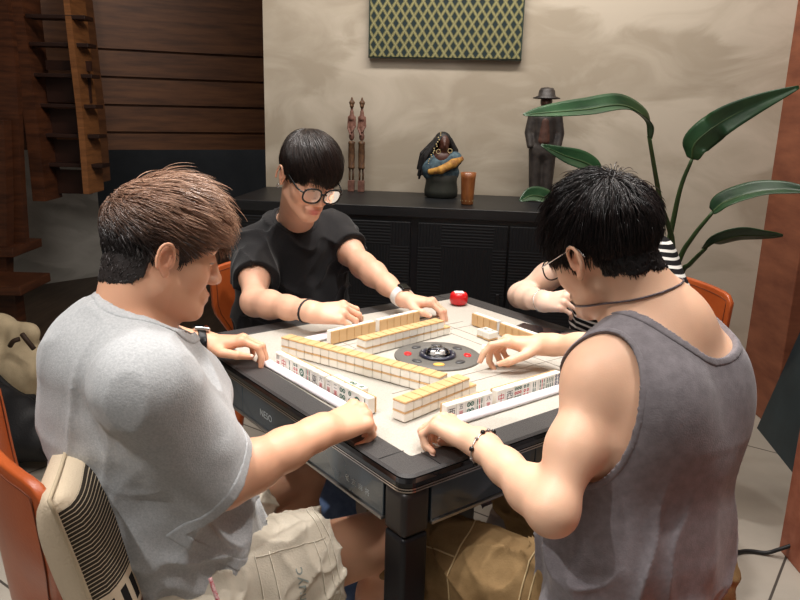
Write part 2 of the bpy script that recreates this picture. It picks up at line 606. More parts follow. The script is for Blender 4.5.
M_tread = mat('tread_wood', rgb(44, 22, 13), 0.5, var=.2, vscale=6)
stairs = empty('staircase', (-2.3, 4.5, 0), 'dark wooden staircase with open treads rising at the far left', 'staircase')
beam('stringer', smooth_path([at(48, 199, 4.45), at(41, 130, 4.45), at(33, 70, 4.5), at(20, -40, 4.6)], 5), 0.075, 0.22, M_wood_dark, stairs)
beam('stringer', smooth_path([at(94, 192, 4.45), at(88, 120, 4.5), at(80, 50, 4.5), at(70, -40, 4.6)], 5), 0.035, 0.22, M_wood_strip, stairs)
beam('stringer', smooth_path([at(103, 181, 4.7), at(98, 120, 4.7), at(90, 50, 4.75), at(80, -40, 4.8)], 5), 0.05, 0.12, M_wood_panel, stairs)
for k, (yl, yr) in enumerate(((13, 20), (43, 46), (74, 77), (106, 106), (137, 135), (167, 164))):
    a = at(44 - (167 - yl) * 0.13, yl, 4.42); b = at(103 - (164 - yr) * 0.12, yr, 4.42)
    mid = (a + b) / 2; ln = np.linalg.norm(b - a)
    box('tread', mid + np.array([0, .06, 0]), (ln * .97, 0.12, 0.022), M_tread, stairs, bevel=0.003, world=True)
bm = bmesh.new()
for (yl, yr) in ((58, 73), (74, 105), (106, 136), (137, 166), (167, 196)):
    a = at(46, yl + 2, 4.52); b = at(92, yr - 2, 4.52)
    add_box(bm, (a + b) / 2, (abs(b[0] - a[0]), 0.02, abs(a[2] - b[2])))
bm_obj('riser_panel', bm, mat('riser_wood', rgb(52, 26, 15), 0.5, var=0.2, vscale=6), stairs, True)
beam('handrail', smooth_path([at(19, 246, 4.2), at(14, 170, 4.2), at(10, 90, 4.2), at(4, 30, 4.25), at(-8, -40, 4.3)], 5), 0.10, 0.05, M_wood_dark, stairs)
beam('newel_post', [at(3, 330, 4.1), at(3, 200, 4.1), at(0, 120, 4.1)], 0.08, 0.08, M_wood_dark, stairs)
for (x0, x1, y, Y) in ((-20, 28, 247, 4.2), (-30, 36, 283, 3.9)):
    a, b = at(x0, y, Y), at(x1, y, Y)
    box('tread', (a + b) / 2, (b[0] - a[0], 0.34, 0.05), M_wood_dark, stairs, bevel=0.004, world=True)
beam('post', [at(10, 284, 3.9) * np.array([1, 1, 0]), at(10, 288, 3.9)], 0.09, 0.09, M_wood_dark, stairs)

# ------------------------------------------------------------------ right-hand side
tp = empty('leaning_panel', (1.62, 2.9, 0), 'dark teal panel leaning by the brown column at the right edge', 'panel')
_b0, _b1 = np.array([1.635, 3.13, 0.0]), np.array([1.57, 2.62, 0.0])
bm = bmesh.new()
_t0 = at(812, 305, 3.13); _t1 = _t0 + (_b1 - _b0)
_off = np.array([0.05, 0, 0])
vs = [bm.verts.new(v) for v in (_b0, _b1, _t1, _t0, _b0 + _off, _b1 + _off, _t1 + _off, _t0 + _off)]
for f in ((0, 1, 2, 3), (7, 6, 5, 4), (0, 4, 5, 1), (1, 5, 6, 2), (2, 6, 7, 3), (3, 7, 4, 0)): bm.faces.new([vs[i] for i in f])
bm_obj('panel_board', bm, M_teal, tp, True)

_o = box('trim_2', (1.262 + 0.30, 2.06, 0.52), (0.60, 0.20, 1.04), M_rust, bevel=0.004)
_o.rotation_euler = (0, 0, 0); tag(_o, kind='structure')
cable = tube('power_cable', smooth_path([(0.80, 2.15, .012), (1.02, 2.10, .010), (1.14, 2.13, .008), (1.20, 2.12, .010), (1.235, 2.11, .03), (1.285, 2.10, .06)], 8), 0.0065, M_black)
tag(cable, 'black power cable running across the floor to the rust coloured panel', 'cable')

# ------------------------------------------------------------------ woven artwork
def weave_mat():
    m = mat('woven_lattice', rgb(150, 140, 92), 0.8)
    nt = m.node_tree; N = nt.nodes; L = nt.links; b = N['Principled BSDF']
    tc = N.new('ShaderNodeTexCoord'); sp = N.new('ShaderNodeSeparateXYZ'); L.new(tc.outputs['Object'], sp.inputs[0])
    def math_(op, a, b_=None, c=None):
        n = N.new('ShaderNodeMath'); n.operation = op
        for i, x in enumerate((a, b_, c)):
            if x is None: continue
            if hasattr(x, 'is_linked'): L.new(x, n.inputs[i])
            else: n.inputs[i].default_value = x
        return n.outputs[0]
    sx = math_('MULTIPLY', sp.outputs['X'], 1 / 0.0415); sz = math_('MULTIPLY', sp.outputs['Z'], 1 / 0.064)
    u = math_('ADD', sx, sz); v = math_('SUBTRACT', sx, sz)
    fu = math_('ABSOLUTE', math_('SUBTRACT', math_('FRACT', u), 0.5)); fv = math_('ABSOLUTE', math_('SUBTRACT', math_('FRACT', v), 0.5))
    mx = math_('MAXIMUM', fu, fv)                      # 0 mid-cell .. 0.5 on the lattice lines
    hole = math_('LESS_THAN', mx, 0.31)
    line = math_('GREATER_THAN', mx, 0.445)
    m1 = N.new('ShaderNodeMixRGB'); m1.inputs[1].default_value = (*rgb(104, 102, 66), 1); m1.inputs[2].default_value = (*rgb(14, 34, 34), 1)
    L.new(hole, m1.inputs[0])
    m2 = N.new('ShaderNodeMixRGB'); m2.inputs[2].default_value = (*rgb(140, 134, 92), 1)
    L.new(line, m2.inputs[0]); L.new(m1.outputs[0], m2.inputs[1])
    n = N.new('ShaderNodeTexNoise'); n.inputs['Scale'].default_value = 160
    L.new(tc.outputs['Object'], n.inputs['Vector'])
    m3 = N.new('ShaderNodeMixRGB'); m3.blend_type = 'OVERLAY'; m3.inputs[0].default_value = 0.5
    L.new(m2.outputs[0], m3.inputs[1]); L.new(n.outputs['Fac'], m3.inputs[2])
    L.new(m3.outputs[0], b.inputs['Base Color'])
    bp = N.new('ShaderNodeBump'); bp.inputs['Distance'].default_value = 0.003; bp.inputs['Strength'].default_value = 0.6
    L.new(mx, bp.inputs['Height']); L.new(bp.outputs['Normal'], b.inputs['Normal'])
    return m


art = empty('woven_wall_art', wl(0.18, 0.02, 2.0), 'green and black woven diamond lattice panel on the plastered wall', 'wall art', rz=WY)
_aw = 0.70
box('woven_panel', (0, 0, 0), (_aw, 0.03, 0.81), weave_mat(), art, bevel=0.002)
bm = bmesh.new()
for c, s in (((0, .006, .407), (_aw + .012, .036, .006)), ((0, .006, -.407), (_aw + .012, .036, .006)),
             ((_aw / 2 + .003, .006, 0), (.006, .036, .82)), ((-_aw / 2 - .003, .006, 0), (.006, .036, .82))): add_box(bm, c, s)
bm_obj('edge_binding', bm, mat('dark_green_edge', rgb(40, 52, 40), 0.7), art)

# ------------------------------------------------------------------ black cabinet
M_cab = mat('black_stained_wood', rgb(26, 28, 31), 0.42, color2=rgb(15, 17, 19), vscale=9, stretch=(1, 1, 6), bump=0.10, bscale=40)


def cabinet_relief():
    m = mat('grooved_black_wood', rgb(22, 24, 27), 0.55, spec=.3)
    nt = m.node_tree; N = nt.nodes; L = nt.links; b = N['Principled BSDF']
    tc = N.new('ShaderNodeTexCoord')
    ck = N.new('ShaderNodeTexChecker'); ck.inputs['Scale'].default_value = 4.6
    mp = N.new('ShaderNodeMapping'); mp.inputs['Location'].default_value = (0.11, 0.5, 0.07); mp.inputs['Scale'].default_value = (1, 0, 1)
    L.new(tc.outputs['Object'], mp.inputs['Vector']); L.new(mp.outputs['Vector'], ck.inputs['Vector'])
    ws = []
    for d in ('X', 'Z'):
        w = N.new('ShaderNodeTexWave'); w.bands_direction = d; w.inputs['Scale'].default_value = 24; w.inputs['Distortion'].default_value = 0.8
        w.inputs['Detail'].default_value = 1.0
        L.new(tc.outputs['Object'], w.inputs['Vector']); ws.append(w)
    mx = N.new('ShaderNodeMixRGB'); L.new(ck.outputs['Fac'], mx.inputs[0])
    L.new(ws[0].outputs['Color'], mx.inputs[1]); L.new(ws[1].outputs['Color'], mx.inputs[2])
    bp = N.new('ShaderNodeBump'); bp.inputs['Distance'].default_value = 0.003; bp.inputs['Strength'].default_value = 0.35
    L.new(mx.outputs[0], bp.inputs['Height']); L.new(bp.outputs['Normal'], b.inputs['Normal'])
    return m


M_relief = cabinet_relief()
CH = 0.965
_cc = wl(0.13, 0.28, 0)
cab = empty('cabinet', _cc, 'long black wooden cabinet with grooved doors below the wall art', 'cabinet', rz=WY)
CW, CD = 1.62, 0.55
box('cabinet_body', (0, 0, 0.49), (CW - .02, CD - .03, 0.90), M_cab, cab)
box('worktop', (0, 0, CH - .022), (CW + .02, CD, 0.044), M_cab, cab, bevel=0.003)
box('plinth', (0, .02, 0.02), (CW - .06, CD - .08, 0.04), M_black, cab)
_dx = [-0.81, -0.42, -0.02, 0.385, 0.80]
for i in range(4):
    w = _dx[i + 1] - _dx[i]
    gap = 0.012 if i != 2 else 0.03
    d = empty('cabinet_door', (0, 0, 0), None, None); d.parent = cab
    bpy.data.objects.remove(d)
    dd = box('cabinet_door', (_dx[i] + w / 2 + (.012 if i == 2 else 0), -CD / 2 + .006, 0.48), (w - gap, 0.022, 0.84), M_relief, cab, bevel=0.002)
    hx = (w / 2 - .03) if i % 2 == 0 else (-w / 2 + .03)
    h = box('pull_bar', (_dx[i] + w / 2 + hx, -CD / 2 - .010, 0.53), (0.014, 0.012, 0.16), M_black, dd, bevel=0.002)


def on_cab(a, d):
    return wl(a, d, CH)


# ------------------------------------------------------------------ things on the cabinet
M_fig = mat('carved_reddish_wood', rgb(128, 88, 74), 0.6, color2=rgb(84, 52, 42), vscale=50, bump=0.3, bscale=120)
M_figd = mat('carved_brown_wood', rgb(104, 72, 44), 0.6, color2=rgb(58, 36, 22), vscale=90, stretch=(1, 1, .5), bump=0.5, bscale=150)
for i, (a, lab) in enumerate(((-0.245, 'slender carved wooden pole figure on the cabinet, left of the pair'),
                              (-0.196, 'slender carved wooden pole figure on the cabinet, right of the pair'))):
    f = empty('pole_figure', on_cab(a, 0.07), lab, 'figurine', 'carved pole figures', rz=WY)
    hgt = 0.445
    bm = bmesh.new(); add_box(bm, (0, 0, .027), (.030, .030, .054)); bm_obj('plinth', bm, M_fig, f, bevel=.003)
    for sx in (-.008, .008):
        tube('leg', [(sx, 0, .05), (sx * 1.1, 0, .08), (sx, 0, .112)], [.0042, .005, .0045], M_figd, f, 8)
    bm = bmesh.new(); add_lathe(bm, [(0.012, .108), (.0165, .112), (.0165, .118), (.015, .122), (.0165, .17), (.015, .225), (.0165, .228), (.0165, .236), (.011, .24)], n=20)
    bm_obj('carved_skirt', bm, M_figd, f, smooth=True)
    torso = Grp([ell((0, 0, .262), (.013, .012, .020)), ell((0, 0, .31), (.0125, .010, .045)), cone((0, 0, .345), (0, 0, .375), .014, .008),
                 chain([(-.014, 0, .352), (-.017, -.003, .30), (-.004, -.013, .27)], [.005, .0045, .004]),
                 chain([(.014, 0, .352), (.017, -.003, .31), (.003, -.013, .285)], [.005, .0045, .004]),
                 cone((0, 0, .375), (0, 0, .392), .006, .006)], .006)
    V, Q = surface(torso, .0017); link('torso', np_mesh('torso', V, Q), f, M_fig)
    head = Grp([ell((0, -.002, .405), (.0095, .011, .015)), ell((0, 0, .418), (.0135, .0135, .012)), cone((0, 0, .42), (0, 0, .440), .008, .004), cone((0, -.012, .405), (0, -.014, .402), .003, .003)], .004)
    V, Q = surface(head, .0017); link('head', np_mesh('head', V, Q), f, M_figd)

# draped bust
bust = empty('bust_sculpture', on_cab(0.200, 0.17), 'dark bust of a woman with long beaded braids and patterned shawl', 'sculpture', rz=WY + 0.15)
M_bskin = mat('dark_bronze_skin', rgb(74, 42, 32), 0.45)
M_bhair = mat('black_braids', rgb(20, 19, 20), 0.55, bump=0.6, bscale=90)
M_bead = mat('pale_beads', rgb(196, 178, 130), 0.4)
M_shawl = mat('blue_check_shawl', rgb(84, 108, 118), 0.8, color2=rgb(38, 58, 70), vscale=45, bump=0.3)
M_trim = mat('ochre_shawl_border', rgb(200, 150, 66), 0.7, color2=rgb(120, 72, 40), vscale=30)
M_base = mat('dark_green_base', rgb(44, 46, 40), 0.6, var=0.2, vscale=20)
bm = bmesh.new(); add_lathe(bm, [(.060, 0), (.072, .006), (.074, .03), (.068, .07), (.072, .098), (.05, .104)], n=28, sy=.8); bm_obj('base', bm, M_base, bust, smooth=True)
V, Q = surface(Grp([cone((0, .01, .11), (0, 0, .165), .058, .040, ((1, 0, 0), 1.25)), cone((0, 0, .165), (.002, -.004, .205), .021, .019), ell((.004, -.008, .232), (.025, .030, .037)),
                    cone((.005, -.037, .234), (.005, -.041, .222), .004, .006), ell((.004, -.022, .207), (.014, .014, .012)), ell((.004, -.034, .212), (.010, .005, .004))], .012), .003)
link('figure_body', np_mesh('figure_body', V, Q), bust, M_bskin)
sh = Grp([cone((-.045, .0, .125), (.055, -.012, .165), .048, .032, ((0, 0, 1), 1.0)), cone((0, .01, .112), (.0, .01, .15), .068, .056, ((1, 0, 0), 1.15))], .015)
cut = Grp([cone((-.01, -.055, .19), (.0, .0, .215), .034, .045)], 0)
V, Q = surface(Sub(sh, cut, .006), .003); link('shawl', np_mesh('shawl', V, Q), bust, M_shawl)
V, Q = surface(chain([(-.055, -.050, .112), (-.01, -.066, .122), (.045, -.056, .150), (.082, -.025, .168)], [.010, .013, .015, .009], .006, (nrm([-.4, 0, .9]), 1.25)), .003)
link('shawl_border', np_mesh('shawl_border', V, Q), bust, M_trim)
hair = [ell((.0, .006, .245), (.036, .036, .033))]
for k in range(22):
    a = math.radians(-35 + k * 250 / 21 - 20); r = 0.033
    s = np.array([-math.cos(a) * r, .004 + math.sin(a) * r, .245])
    left = s[0] < 0
    e = s + np.array([-.028 - .05 * RNG.random() if left else .020 + .012 * RNG.random(), .006, -.12 - .05 * RNG.random() if left else -.10 - .02 * RNG.random()])
    hair.append(chain([s, s * .35 + e * .65 + np.array([-.010 if left else .008, 0, .02]), e], [.009, .0095, .0055]))
V, Q = surface(Grp(hair, .003), .003); link('braids', np_mesh('braids', V, Q), bust, M_bhair)
for k in range(16):
    t = k / 15; p = np.array([-.014 - .055 * t ** 1.2 + .004 * math.sin(k * 2.4), -.034 + .004 * (k % 2) - .014 * math.sin(math.pi * t), .272 - .135 * t])
    bm = bmesh.new(); bmesh.ops.create_icosphere(bm, subdivisions=1, radius=.0036, matrix=Matrix.Translation(p)); bm_obj('bead', bm, M_bead, bust, smooth=True)
for p in ((-.020, -.030, .196), (.030, -.028, .200)):
    tube('earring', [np.array(p) + .009 * np.array([math.cos(t), 0, math.sin(t)]) for t in np.linspace(0, 2 * math.pi, 15)[:-1]], .0016, M_bead, bust, 6, closed=True)

bust.scale = (1.06, 1.06, 1.08)
cup = empty('wooden_cup', on_cab(0.332, 0.40), 'tall tapered brown wooden cup standing on the cabinet beside the bust', 'cup')
M_cup = mat('honey_wood', rgb(158, 98, 50), 0.45, color2=rgb(122, 68, 32), vscale=10, stretch=(3, 3, 1), coat=0.3)
bm = bmesh.new(); add_lathe(bm, [(.0, .004), (.019, .004), (.0215, 0), (.0235, .004), (.0255, .05), (.0285, .105), (.0305, .126), (.0280, .126), (.0250, .09), (.0215, .02), (0, .018)][1:], n=32)
bm_obj('cup_body', bm, M_cup, cup, smooth=True)
for k in range(10):
    a = 2 * math.pi * k / 10
    bm = bmesh.new(); bmesh.ops.create_icosphere(bm, subdivisions=1, radius=.0018, matrix=Matrix.Translation((.0242 * math.cos(a), .0242 * math.sin(a), .016))); bm_obj('inlay_dot', bm, M_bead, cup)

cup.scale = (1.12, 1.12, 1.10)
# standing figure with a hat
fg = empty('standing_figurine', on_cab(0.655, 0.16), 'tall dark figurine of a man in brimmed hat behind the plant leaf', 'figurine', rz=WY)
M_bz = mat('weathered_bronze', rgb(62, 56, 52), 0.5, color2=rgb(34, 30, 30), vscale=26, bump=0.4, bscale=60)
M_bzr = mat('brown_bronze', rgb(92, 62, 52), 0.5, color2=rgb(54, 34, 28), vscale=26, bump=0.3)
V, Q = surface(Grp([cone((-.022, 0, .03), (-.026, .0, .22), .022, .030), cone((.024, 0, .03), (.024, 0, .22), .022, .030), cone((-.022, 0, .018), (-.026, -.03, .012), .016, .013),
                    cone((.024, 0, .018), (.028, -.03, .012), .016, .013), cone((0, 0, .21), (0, 0, .25), .036, .036, ((1, 0, 0), 1.25))], .012), .0035)
link('trousers', np_mesh('trousers', V, Q), fg, M_bz)
V, Q = surface(Grp([cone((0, 0, .245), (0, 0, .345), .036, .038, ((1, 0, 0), 1.25)), chain([(-.048, 0, .36), (-.06, -.004, .29), (-.052, -.02, .235)], [.019, .017, .013]),
                    chain([(.048, 0, .36), (.062, -.004, .29), (.055, -.02, .215)], [.019, .017, .013])], .012), .0035)
link('jacket', np_mesh('jacket', V, Q), fg, M_bz)
V, Q = surface(Grp([cone((0, -.012, .26), (0, -.014, .34), .030, .026), cone((0, 0, .36), (0, 0, .39), .015, .014), ell((0, -.006, .418), (.023, .027, .032)), cone((0, -.032, .418), (0, -.034, .41), .004, .005)], .01), .0035)
link('torso_and_head', np_mesh('torso_and_head', V, Q), fg, M_bzr)
bm = bmesh.new(); add_lathe(bm, [(.03, .428), (.052, .430), (.053, .434), (.034, .442), (.031, .462), (.024, .474), (0, .478)], n=28, sy=.95); bm_obj('hat', bm, M_bz, fg, smooth=True)
box('plinth', (0, 0, .006), (.11, .09, .012), M_bz, fg, bevel=.002)

fg.scale = (1.14, 1.14, 1.06)

# ------------------------------------------------------------------ bird-of-paradise plant
plant = empty('potted_plant', (0.98, 2.86, 0), 'tall potted plant with long paddle leaves by the plastered wall', 'plant')
M_leaf = mat('green_leaf', rgb(44, 80, 48), 0.36, color2=rgb(24, 54, 32), vscale=7, stretch=(1, 1, 1), bump=0.2, bscale=45)
M_stem = mat('leaf_stalk', rgb(66, 92, 50), 0.5, color2=rgb(44, 66, 36), vscale=10)
M_pot = mat('dark_pot', rgb(52, 50, 48), 0.7, var=0.2)
bm = bmesh.new(); add_lathe(bm, [(.13, 0), (.15, .02), (.185, .36), (.195, .38), (.17, .38), (.165, .33), (0, .33)], n=36); bm_obj('pot', bm, M_pot, plant, smooth=True)
bm = bmesh.new(); add_lathe(bm, [(0.160, .325), (.166, .345), (.08, .352), (0, .35)], n=24); bm_obj('soil', bm, mat('soil', rgb(46, 34, 26), 0.95, bump=1, bscale=50), plant, smooth=True)


def leaf(stem_pts, rib_pts, width, side, fold=0.35, curl=0.0):
    """A stalk with a paddle leaf along rib_pts; side = direction the blade spreads, folded up along its rib."""
    tube('leaf_stalk', smooth_path(stem_pts, 6), list(np.linspace(.013, .0065, (len(stem_pts) - 1) * 6 + 1)), M_stem, plant, 8, world=True)
    rib = smooth_path(rib_pts, 8); n = len(rib); side = nrm(side)
    V, F = [], []; m = 9
    for i, p in enumerate(rib):
        t = i / (n - 1)
        w = width * (math.sin(math.pi * min(1, t * 0.93 + 0.045) ** 0.75)) ** 0.75 * (1 - .12 * t)
        tan = nrm(rib[min(i + 1, n - 1)] - rib[max(i - 1, 0)])
        sd = nrm(side - tan * (side @ tan)); up = np.cross(sd, tan)
        if up[2] < 0: up = -up
        for k in range(m):
            s = (k - (m - 1) / 2) / ((m - 1) / 2)
            wob = 0.06 * math.sin(9 * t + 2.0 * s) * abs(s)
            V.append(p + sd * w * s * math.cos(fold * abs(s)) + up * w * (abs(s) * math.sin(fold) + wob) + up * curl * s * w)
    nv = len(V)
    for i in range(n - 1):
        for k in range(m - 1):
            a = i * m + k; F.append((a, a + 1, a + m + 1, a + m))
    o = link('leaf', pymesh('leaf', V, F), plant, M_leaf, True, smooth=True)
    sm = o.modifiers.new('thickness', 'SOLIDIFY'); sm.thickness = .0022
    tube('midrib', [q + EZ * .001 for q in rib[:-2]], list(np.linspace(.0055, .0015, n - 2)), M_stem, o, 6, world=True)


_pb = np.array([0.97, 2.84, 0.34])
leaf([_pb, at(672, 262, 2.78), at(660, 200, 2.66), at(649, 136, 2.55)],
     [at(649, 136, 2.55), at(645, 119, 2.52), at(622, 106, 2.46), at(585, 110, 2.38), at(548, 113, 2.30), at(524, 115, 2.24)], .055, (0.15, .75, .5), .35, curl=-.15)
leaf([_pb, at(668, 245, 2.8), at(680, 190, 2.74), at(692, 159, 2.7)],
     [at(692, 159, 2.7), at(696, 143, 2.68), at(722, 122, 2.64), at(757, 104, 2.6), at(799, 87, 2.55)], .055, (-.55, .3, .75), .25)
leaf([_pb, at(676, 268, 2.8), at(692, 238, 2.75), at(713, 212, 2.7)],
     [at(713, 212, 2.7), at(726, 202, 2.68), at(755, 193, 2.63), at(785, 190, 2.58), at(815, 192, 2.5)], .05, (-.2, .75, .3), .4)
leaf([_pb, at(678, 280, 2.8), at(690, 264, 2.7), at(706, 248, 2.6)],
     [at(704, 249, 2.6), at(716, 242, 2.58), at(740, 236, 2.55), at(764, 236, 2.52), at(783, 236, 2.5)], .058, (0.0, .8, -.55), .12)
leaf([_pb, at(640, 230, 2.85), at(612, 196, 2.8), at(600, 172, 2.75)],
     [at(600, 172, 2.75), at(585, 163, 2.74), at(565, 156, 2.72), at(541, 145, 2.7)], .045, (.2, .6, .8), .3)
leaf([_pb, at(640, 250, 2.9), at(575, 215, 2.8), at(556, 203, 2.75)],
     [at(556, 203, 2.75), at(545, 198, 2.72), at(532, 196, 2.7), at(520, 201, 2.66)], .045, (.1, .7, .5), .3)

# ------------------------------------------------------------------ bags on the floor at the left
bag = empty('canvas_bag', (-1.80, 3.25, 0), 'cream canvas drawstring bag slumped on the floor at left', 'bag')
M_canvas = mat('cream_canvas', rgb(196, 178, 146), 0.85, var=0.06, vscale=30, bump=0.25, bscale=220)
M_bstrap = mat('black_webbing', rgb(20, 20, 22), 0.7)
bg = Fn(Grp([cone((-1.99, 3.25, .16), (-1.74, 3.22, .17), .15, .13), cone((-1.85, 3.27, .25), (-1.68, 3.22, .33), .10, .05), cone((-1.95, 3.25, .30), (-1.83, 3.24, .36), .10, .05), ell((-1.85, 3.25, .08), (.20, .15, .08))], .06),
        lambda P, d: d + .010 * noise3(P, 9) + .006 * noise3(P, (30, 12, 10)))
sdf_obj('bag_body', bg, .008, M_canvas, bag, slack=.02)
for (px0, py0, px1, py1) in ((10, 346, 20, 339), (22, 334, 34, 349)):
    a, b = at(px0, py0, 3.12), at(px1, py1, 3.12)
    tube('drawstring', smooth_path([a, (a + b) / 2 + np.array([0, -.01, .01]), b], 4), .011, mat('brown_cord', rgb(60, 42, 30), .7), bag, 8, world=True)
tube('strap', smooth_path([at(-6, 375, 3.08), at(8, 388, 3.05), at(22, 397, 3.05), at(34, 398, 3.1)], 6), .018, M_bstrap, bag, 8, world=True)
pk = empty('backpack', (-1.45, 2.55, 0), 'black backpack lying on the floor behind the left chair', 'bag')
sdf_obj('backpack_body', Fn(Grp([cone((-1.56, 2.62, .10), (-1.36, 2.60, .11), .10, .09), cone((-1.60, 2.72, .19), (-1.42, 2.66, .16), .09, .07)], .05), lambda P, d: d + .008 * noise3(P, 14)), .008, mat('black_nylon', rgb(22, 22, 25), .6, bump=.3, bscale=150), pk, slack=.02)
tube('carry_strap', smooth_path([(-1.36, 2.56, .15), (-1.27, 2.50, .07), (-1.22, 2.48, .03), (-1.13, 2.52, .02), (-1.06, 2.60, .02)], 6), .014, M_bstrap, pk, 8, world=True)


def clear_mat(name):
    m = bpy.data.materials.new(name); m.use_nodes = True
    N = m.node_tree.nodes; L = m.node_tree.links
    N.remove(N['Principled BSDF']); out = N['Material Output']
    t = N.new('ShaderNodeBsdfTransparent'); t.inputs[0].default_value = (.97, .97, .97, 1)
    g = N.new('ShaderNodeBsdfGlossy'); g.inputs['Roughness'].default_value = .03
    f = N.new('ShaderNodeFresnel'); f.inputs[0].default_value = 1.45
    x = N.new('ShaderNodeMixShader'); L.new(f.outputs[0], x.inputs[0]); L.new(t.outputs[0], x.inputs[1]); L.new(g.outputs[0], x.inputs[2])
    L.new(x.outputs[0], out.inputs['Surface'])
    return m


# ================================================================== mahjong table
M_felt = mat('grey_felt', rgb(190, 184, 174), 0.95, color2=rgb(172, 166, 156), vscale=420, bump=0.15, bscale=500, spec=0.1)
M_rim = mat('charcoal_rim', rgb(66, 63, 62), 0.55, color2=rgb(44, 42, 42), vscale=500, bump=0.35, bscale=600)
M_gloss = mat('gloss_black', rgb(10, 10, 12), 0.15, coat=0.6)
M_glass = mat('smoked_side_panel', rgb(52, 62, 70), 0.22, var=0.15, vscale=6, coat=0.5)
M_chrome = mat('chrome_strip', rgb(190, 182, 176), 0.22, metal=1.0)
M_post = mat('anthracite_post', rgb(40, 36, 35), 0.4, metal=0.2)
M_leg = mat('black_leg', rgb(10, 11, 16), 0.4, spec=.35)
table = empty('mahjong_table', TC, 'square black automatic mahjong table with grey felt playing surface', 'table', rz=TYAW)
H = 0.48; RW = 0.068; RAD = 0.025


def ring(half, rad, n=6):
    out = []
    for cx, cy, a0 in ((1, 1, 0), (-1, 1, 90), (-1, -1, 180), (1, -1, 270)):
        for k in range(n + 1):
            a = math.radians(a0 + 90 * k / n)
            out.append((cx * (half - rad) + rad * math.cos(a), cy * (half - rad) + rad * math.sin(a)))
    return out


def ring_stack(name, levels, m, parent, cap_top=False, smooth=True):
    """levels: (half size, corner radius, z) from the outside bottom round to the inside."""
    bm = bmesh.new(); R = [[bm.verts.new((x, y, z)) for x, y in ring(h, max(r, .0005))] for h, r, z in levels]
    n = len(R[0])
    for a, b in zip(R, R[1:]):
        for i in range(n): bm.faces.new((a[i], a[(i + 1) % n], b[(i + 1) % n], b[i]))
    if cap_top: bm.faces.new(R[-1]); bm.faces.new(R[0][::-1])
    return bm_obj(name, bm, m, parent)


ring_stack('felt_surface', [(H - RW + .004, .004, TZ - .03), (H - RW + .004, .004, TZ - .002)], M_felt, table, True)
ring_stack('padded_rim', [(H - .012, RAD, TZ - .010), (H - .005, RAD, TZ - .004), (H - .010, RAD, TZ), (H - RW + .004, .006, TZ + .001), (H - RW, .004, TZ - .003), (H - RW, .004, TZ - .02)], M_rim, table)
ring_stack('gloss_edge', [(H - .005, RAD, TZ - .022), (H, RAD, TZ - .020), (H, RAD, TZ - .012), (H - .004, RAD, TZ - .006), (H - .014, RAD, TZ - .006), (H - .03, RAD, TZ - .022)], M_gloss, table)
for dz in (-.0235, -.0285):
    ring_stack('chrome_trim', [(H - .006, RAD, TZ + dz - .0024), (H - .001, RAD, TZ + dz - .0016), (H - .001, RAD, TZ + dz + .0010), (H - .006, RAD, TZ + dz + .0018)], M_chrome, table)
bm = bmesh.new(); add_box(bm, (0, 0, TZ - .062), (2 * H - .05, 2 * H - .05, .085)); bm_obj('housing', bm, M_black, table)
# seams in the rim at the four corners: thin drawer lines
bm = bmesh.new()
for k in range(4):
    for s in (-1, 1):
        R = Matrix.Rotation(k * math.pi / 2, 3, 'Z')
        bmv = add_box(bm, R @ Vector((H - RW / 2 - .005, s * (H - RW - .012 * s * 0 - .022), TZ + .0006)), (RW - .012, .0016, .0012), R)
bm_obj('rim_seam', bm, M_black, table)
PZ0, PZ1 = TZ - .100, TZ - .032
for k in range(4):
    a = k * math.pi / 2
    R = Matrix.Rotation(a, 3, 'Z')
    for (y0, y1) in ((-H + .065, -.15), (-.148, .15), (.152, H - .065)):
        o = box('side_panel', R @ Vector((H - .012, (y0 + y1) / 2, (PZ0 + PZ1) / 2)), (.016, y1 - y0, PZ1 - PZ0), M_glass, table, rz=a, bevel=.0015)
    box('lower_trim', R @ Vector((H - .009, 0, PZ0 - .003)), (.018, 2 * H - .13, .005), mat('satin_strip', rgb(150, 146, 142), .35, metal=.8), table, rz=a)
    R2 = Matrix.Rotation(a + math.pi / 4, 3, 'Z')
    # corner post: chunky upper block, slimmer leg below
    cpos = R @ Vector((H - .033, H - .033, 0))
    bm = bmesh.new(); add_box(bm, (cpos.x, cpos.y, TZ - .075), (.060, .060, .088), R)
    bm_obj('corner_block', bm, M_post, table, bevel=.012, seg=3)
    bm = bmesh.new(); add_box(bm, (cpos.x, cpos.y, (TZ - .119) / 2), (.058, .058, TZ - .119), R)
    lg = bm_obj('leg', bm, M_leg, table, bevel=.010, seg=3)
    bm = bmesh.new(); add_lathe(bm, [(.03, 0.0), (.035, .004), (.035, .018), (.02, .02)], (cpos.x, cpos.y, 0), 20)
    bm_obj('foot', bm, M_black, lg, smooth=True)
bm = bmesh.new(); add_box(bm, (0, 0, .638), (.60, .60, .04)); add_box(bm, (.03, -.02, .31), (.12, .12, .62)); bm_obj('machine_case', bm, mat('machine_grey', rgb(58, 54, 52), .5), table, bevel=.02)
# lettering on the side panels that face left
M_mark = mat('pale_lettering', rgb(168, 172, 172), .4)


def panel_mark(name, s, size, v, z, rot=0.0):
    V, F = text_mesh(s, size)
    if not len(V): return
    c, s_ = math.cos(rot), math.sin(rot)
    W = [(-H + .0036, -(c * p[0] - s_ * p[1]) + v, (s_ * p[0] + c * p[1]) + z) for p in V]
    link(name, pymesh(name, W, F), table, M_mark)


panel_mark('brand_mark', 'NESO', .023, .030, TZ - .066)
for i, ch in enumerate('雀友麻将'):
    panel_mark('panel_character', ch, .015, -.300 - .022 * i, TZ - .074)
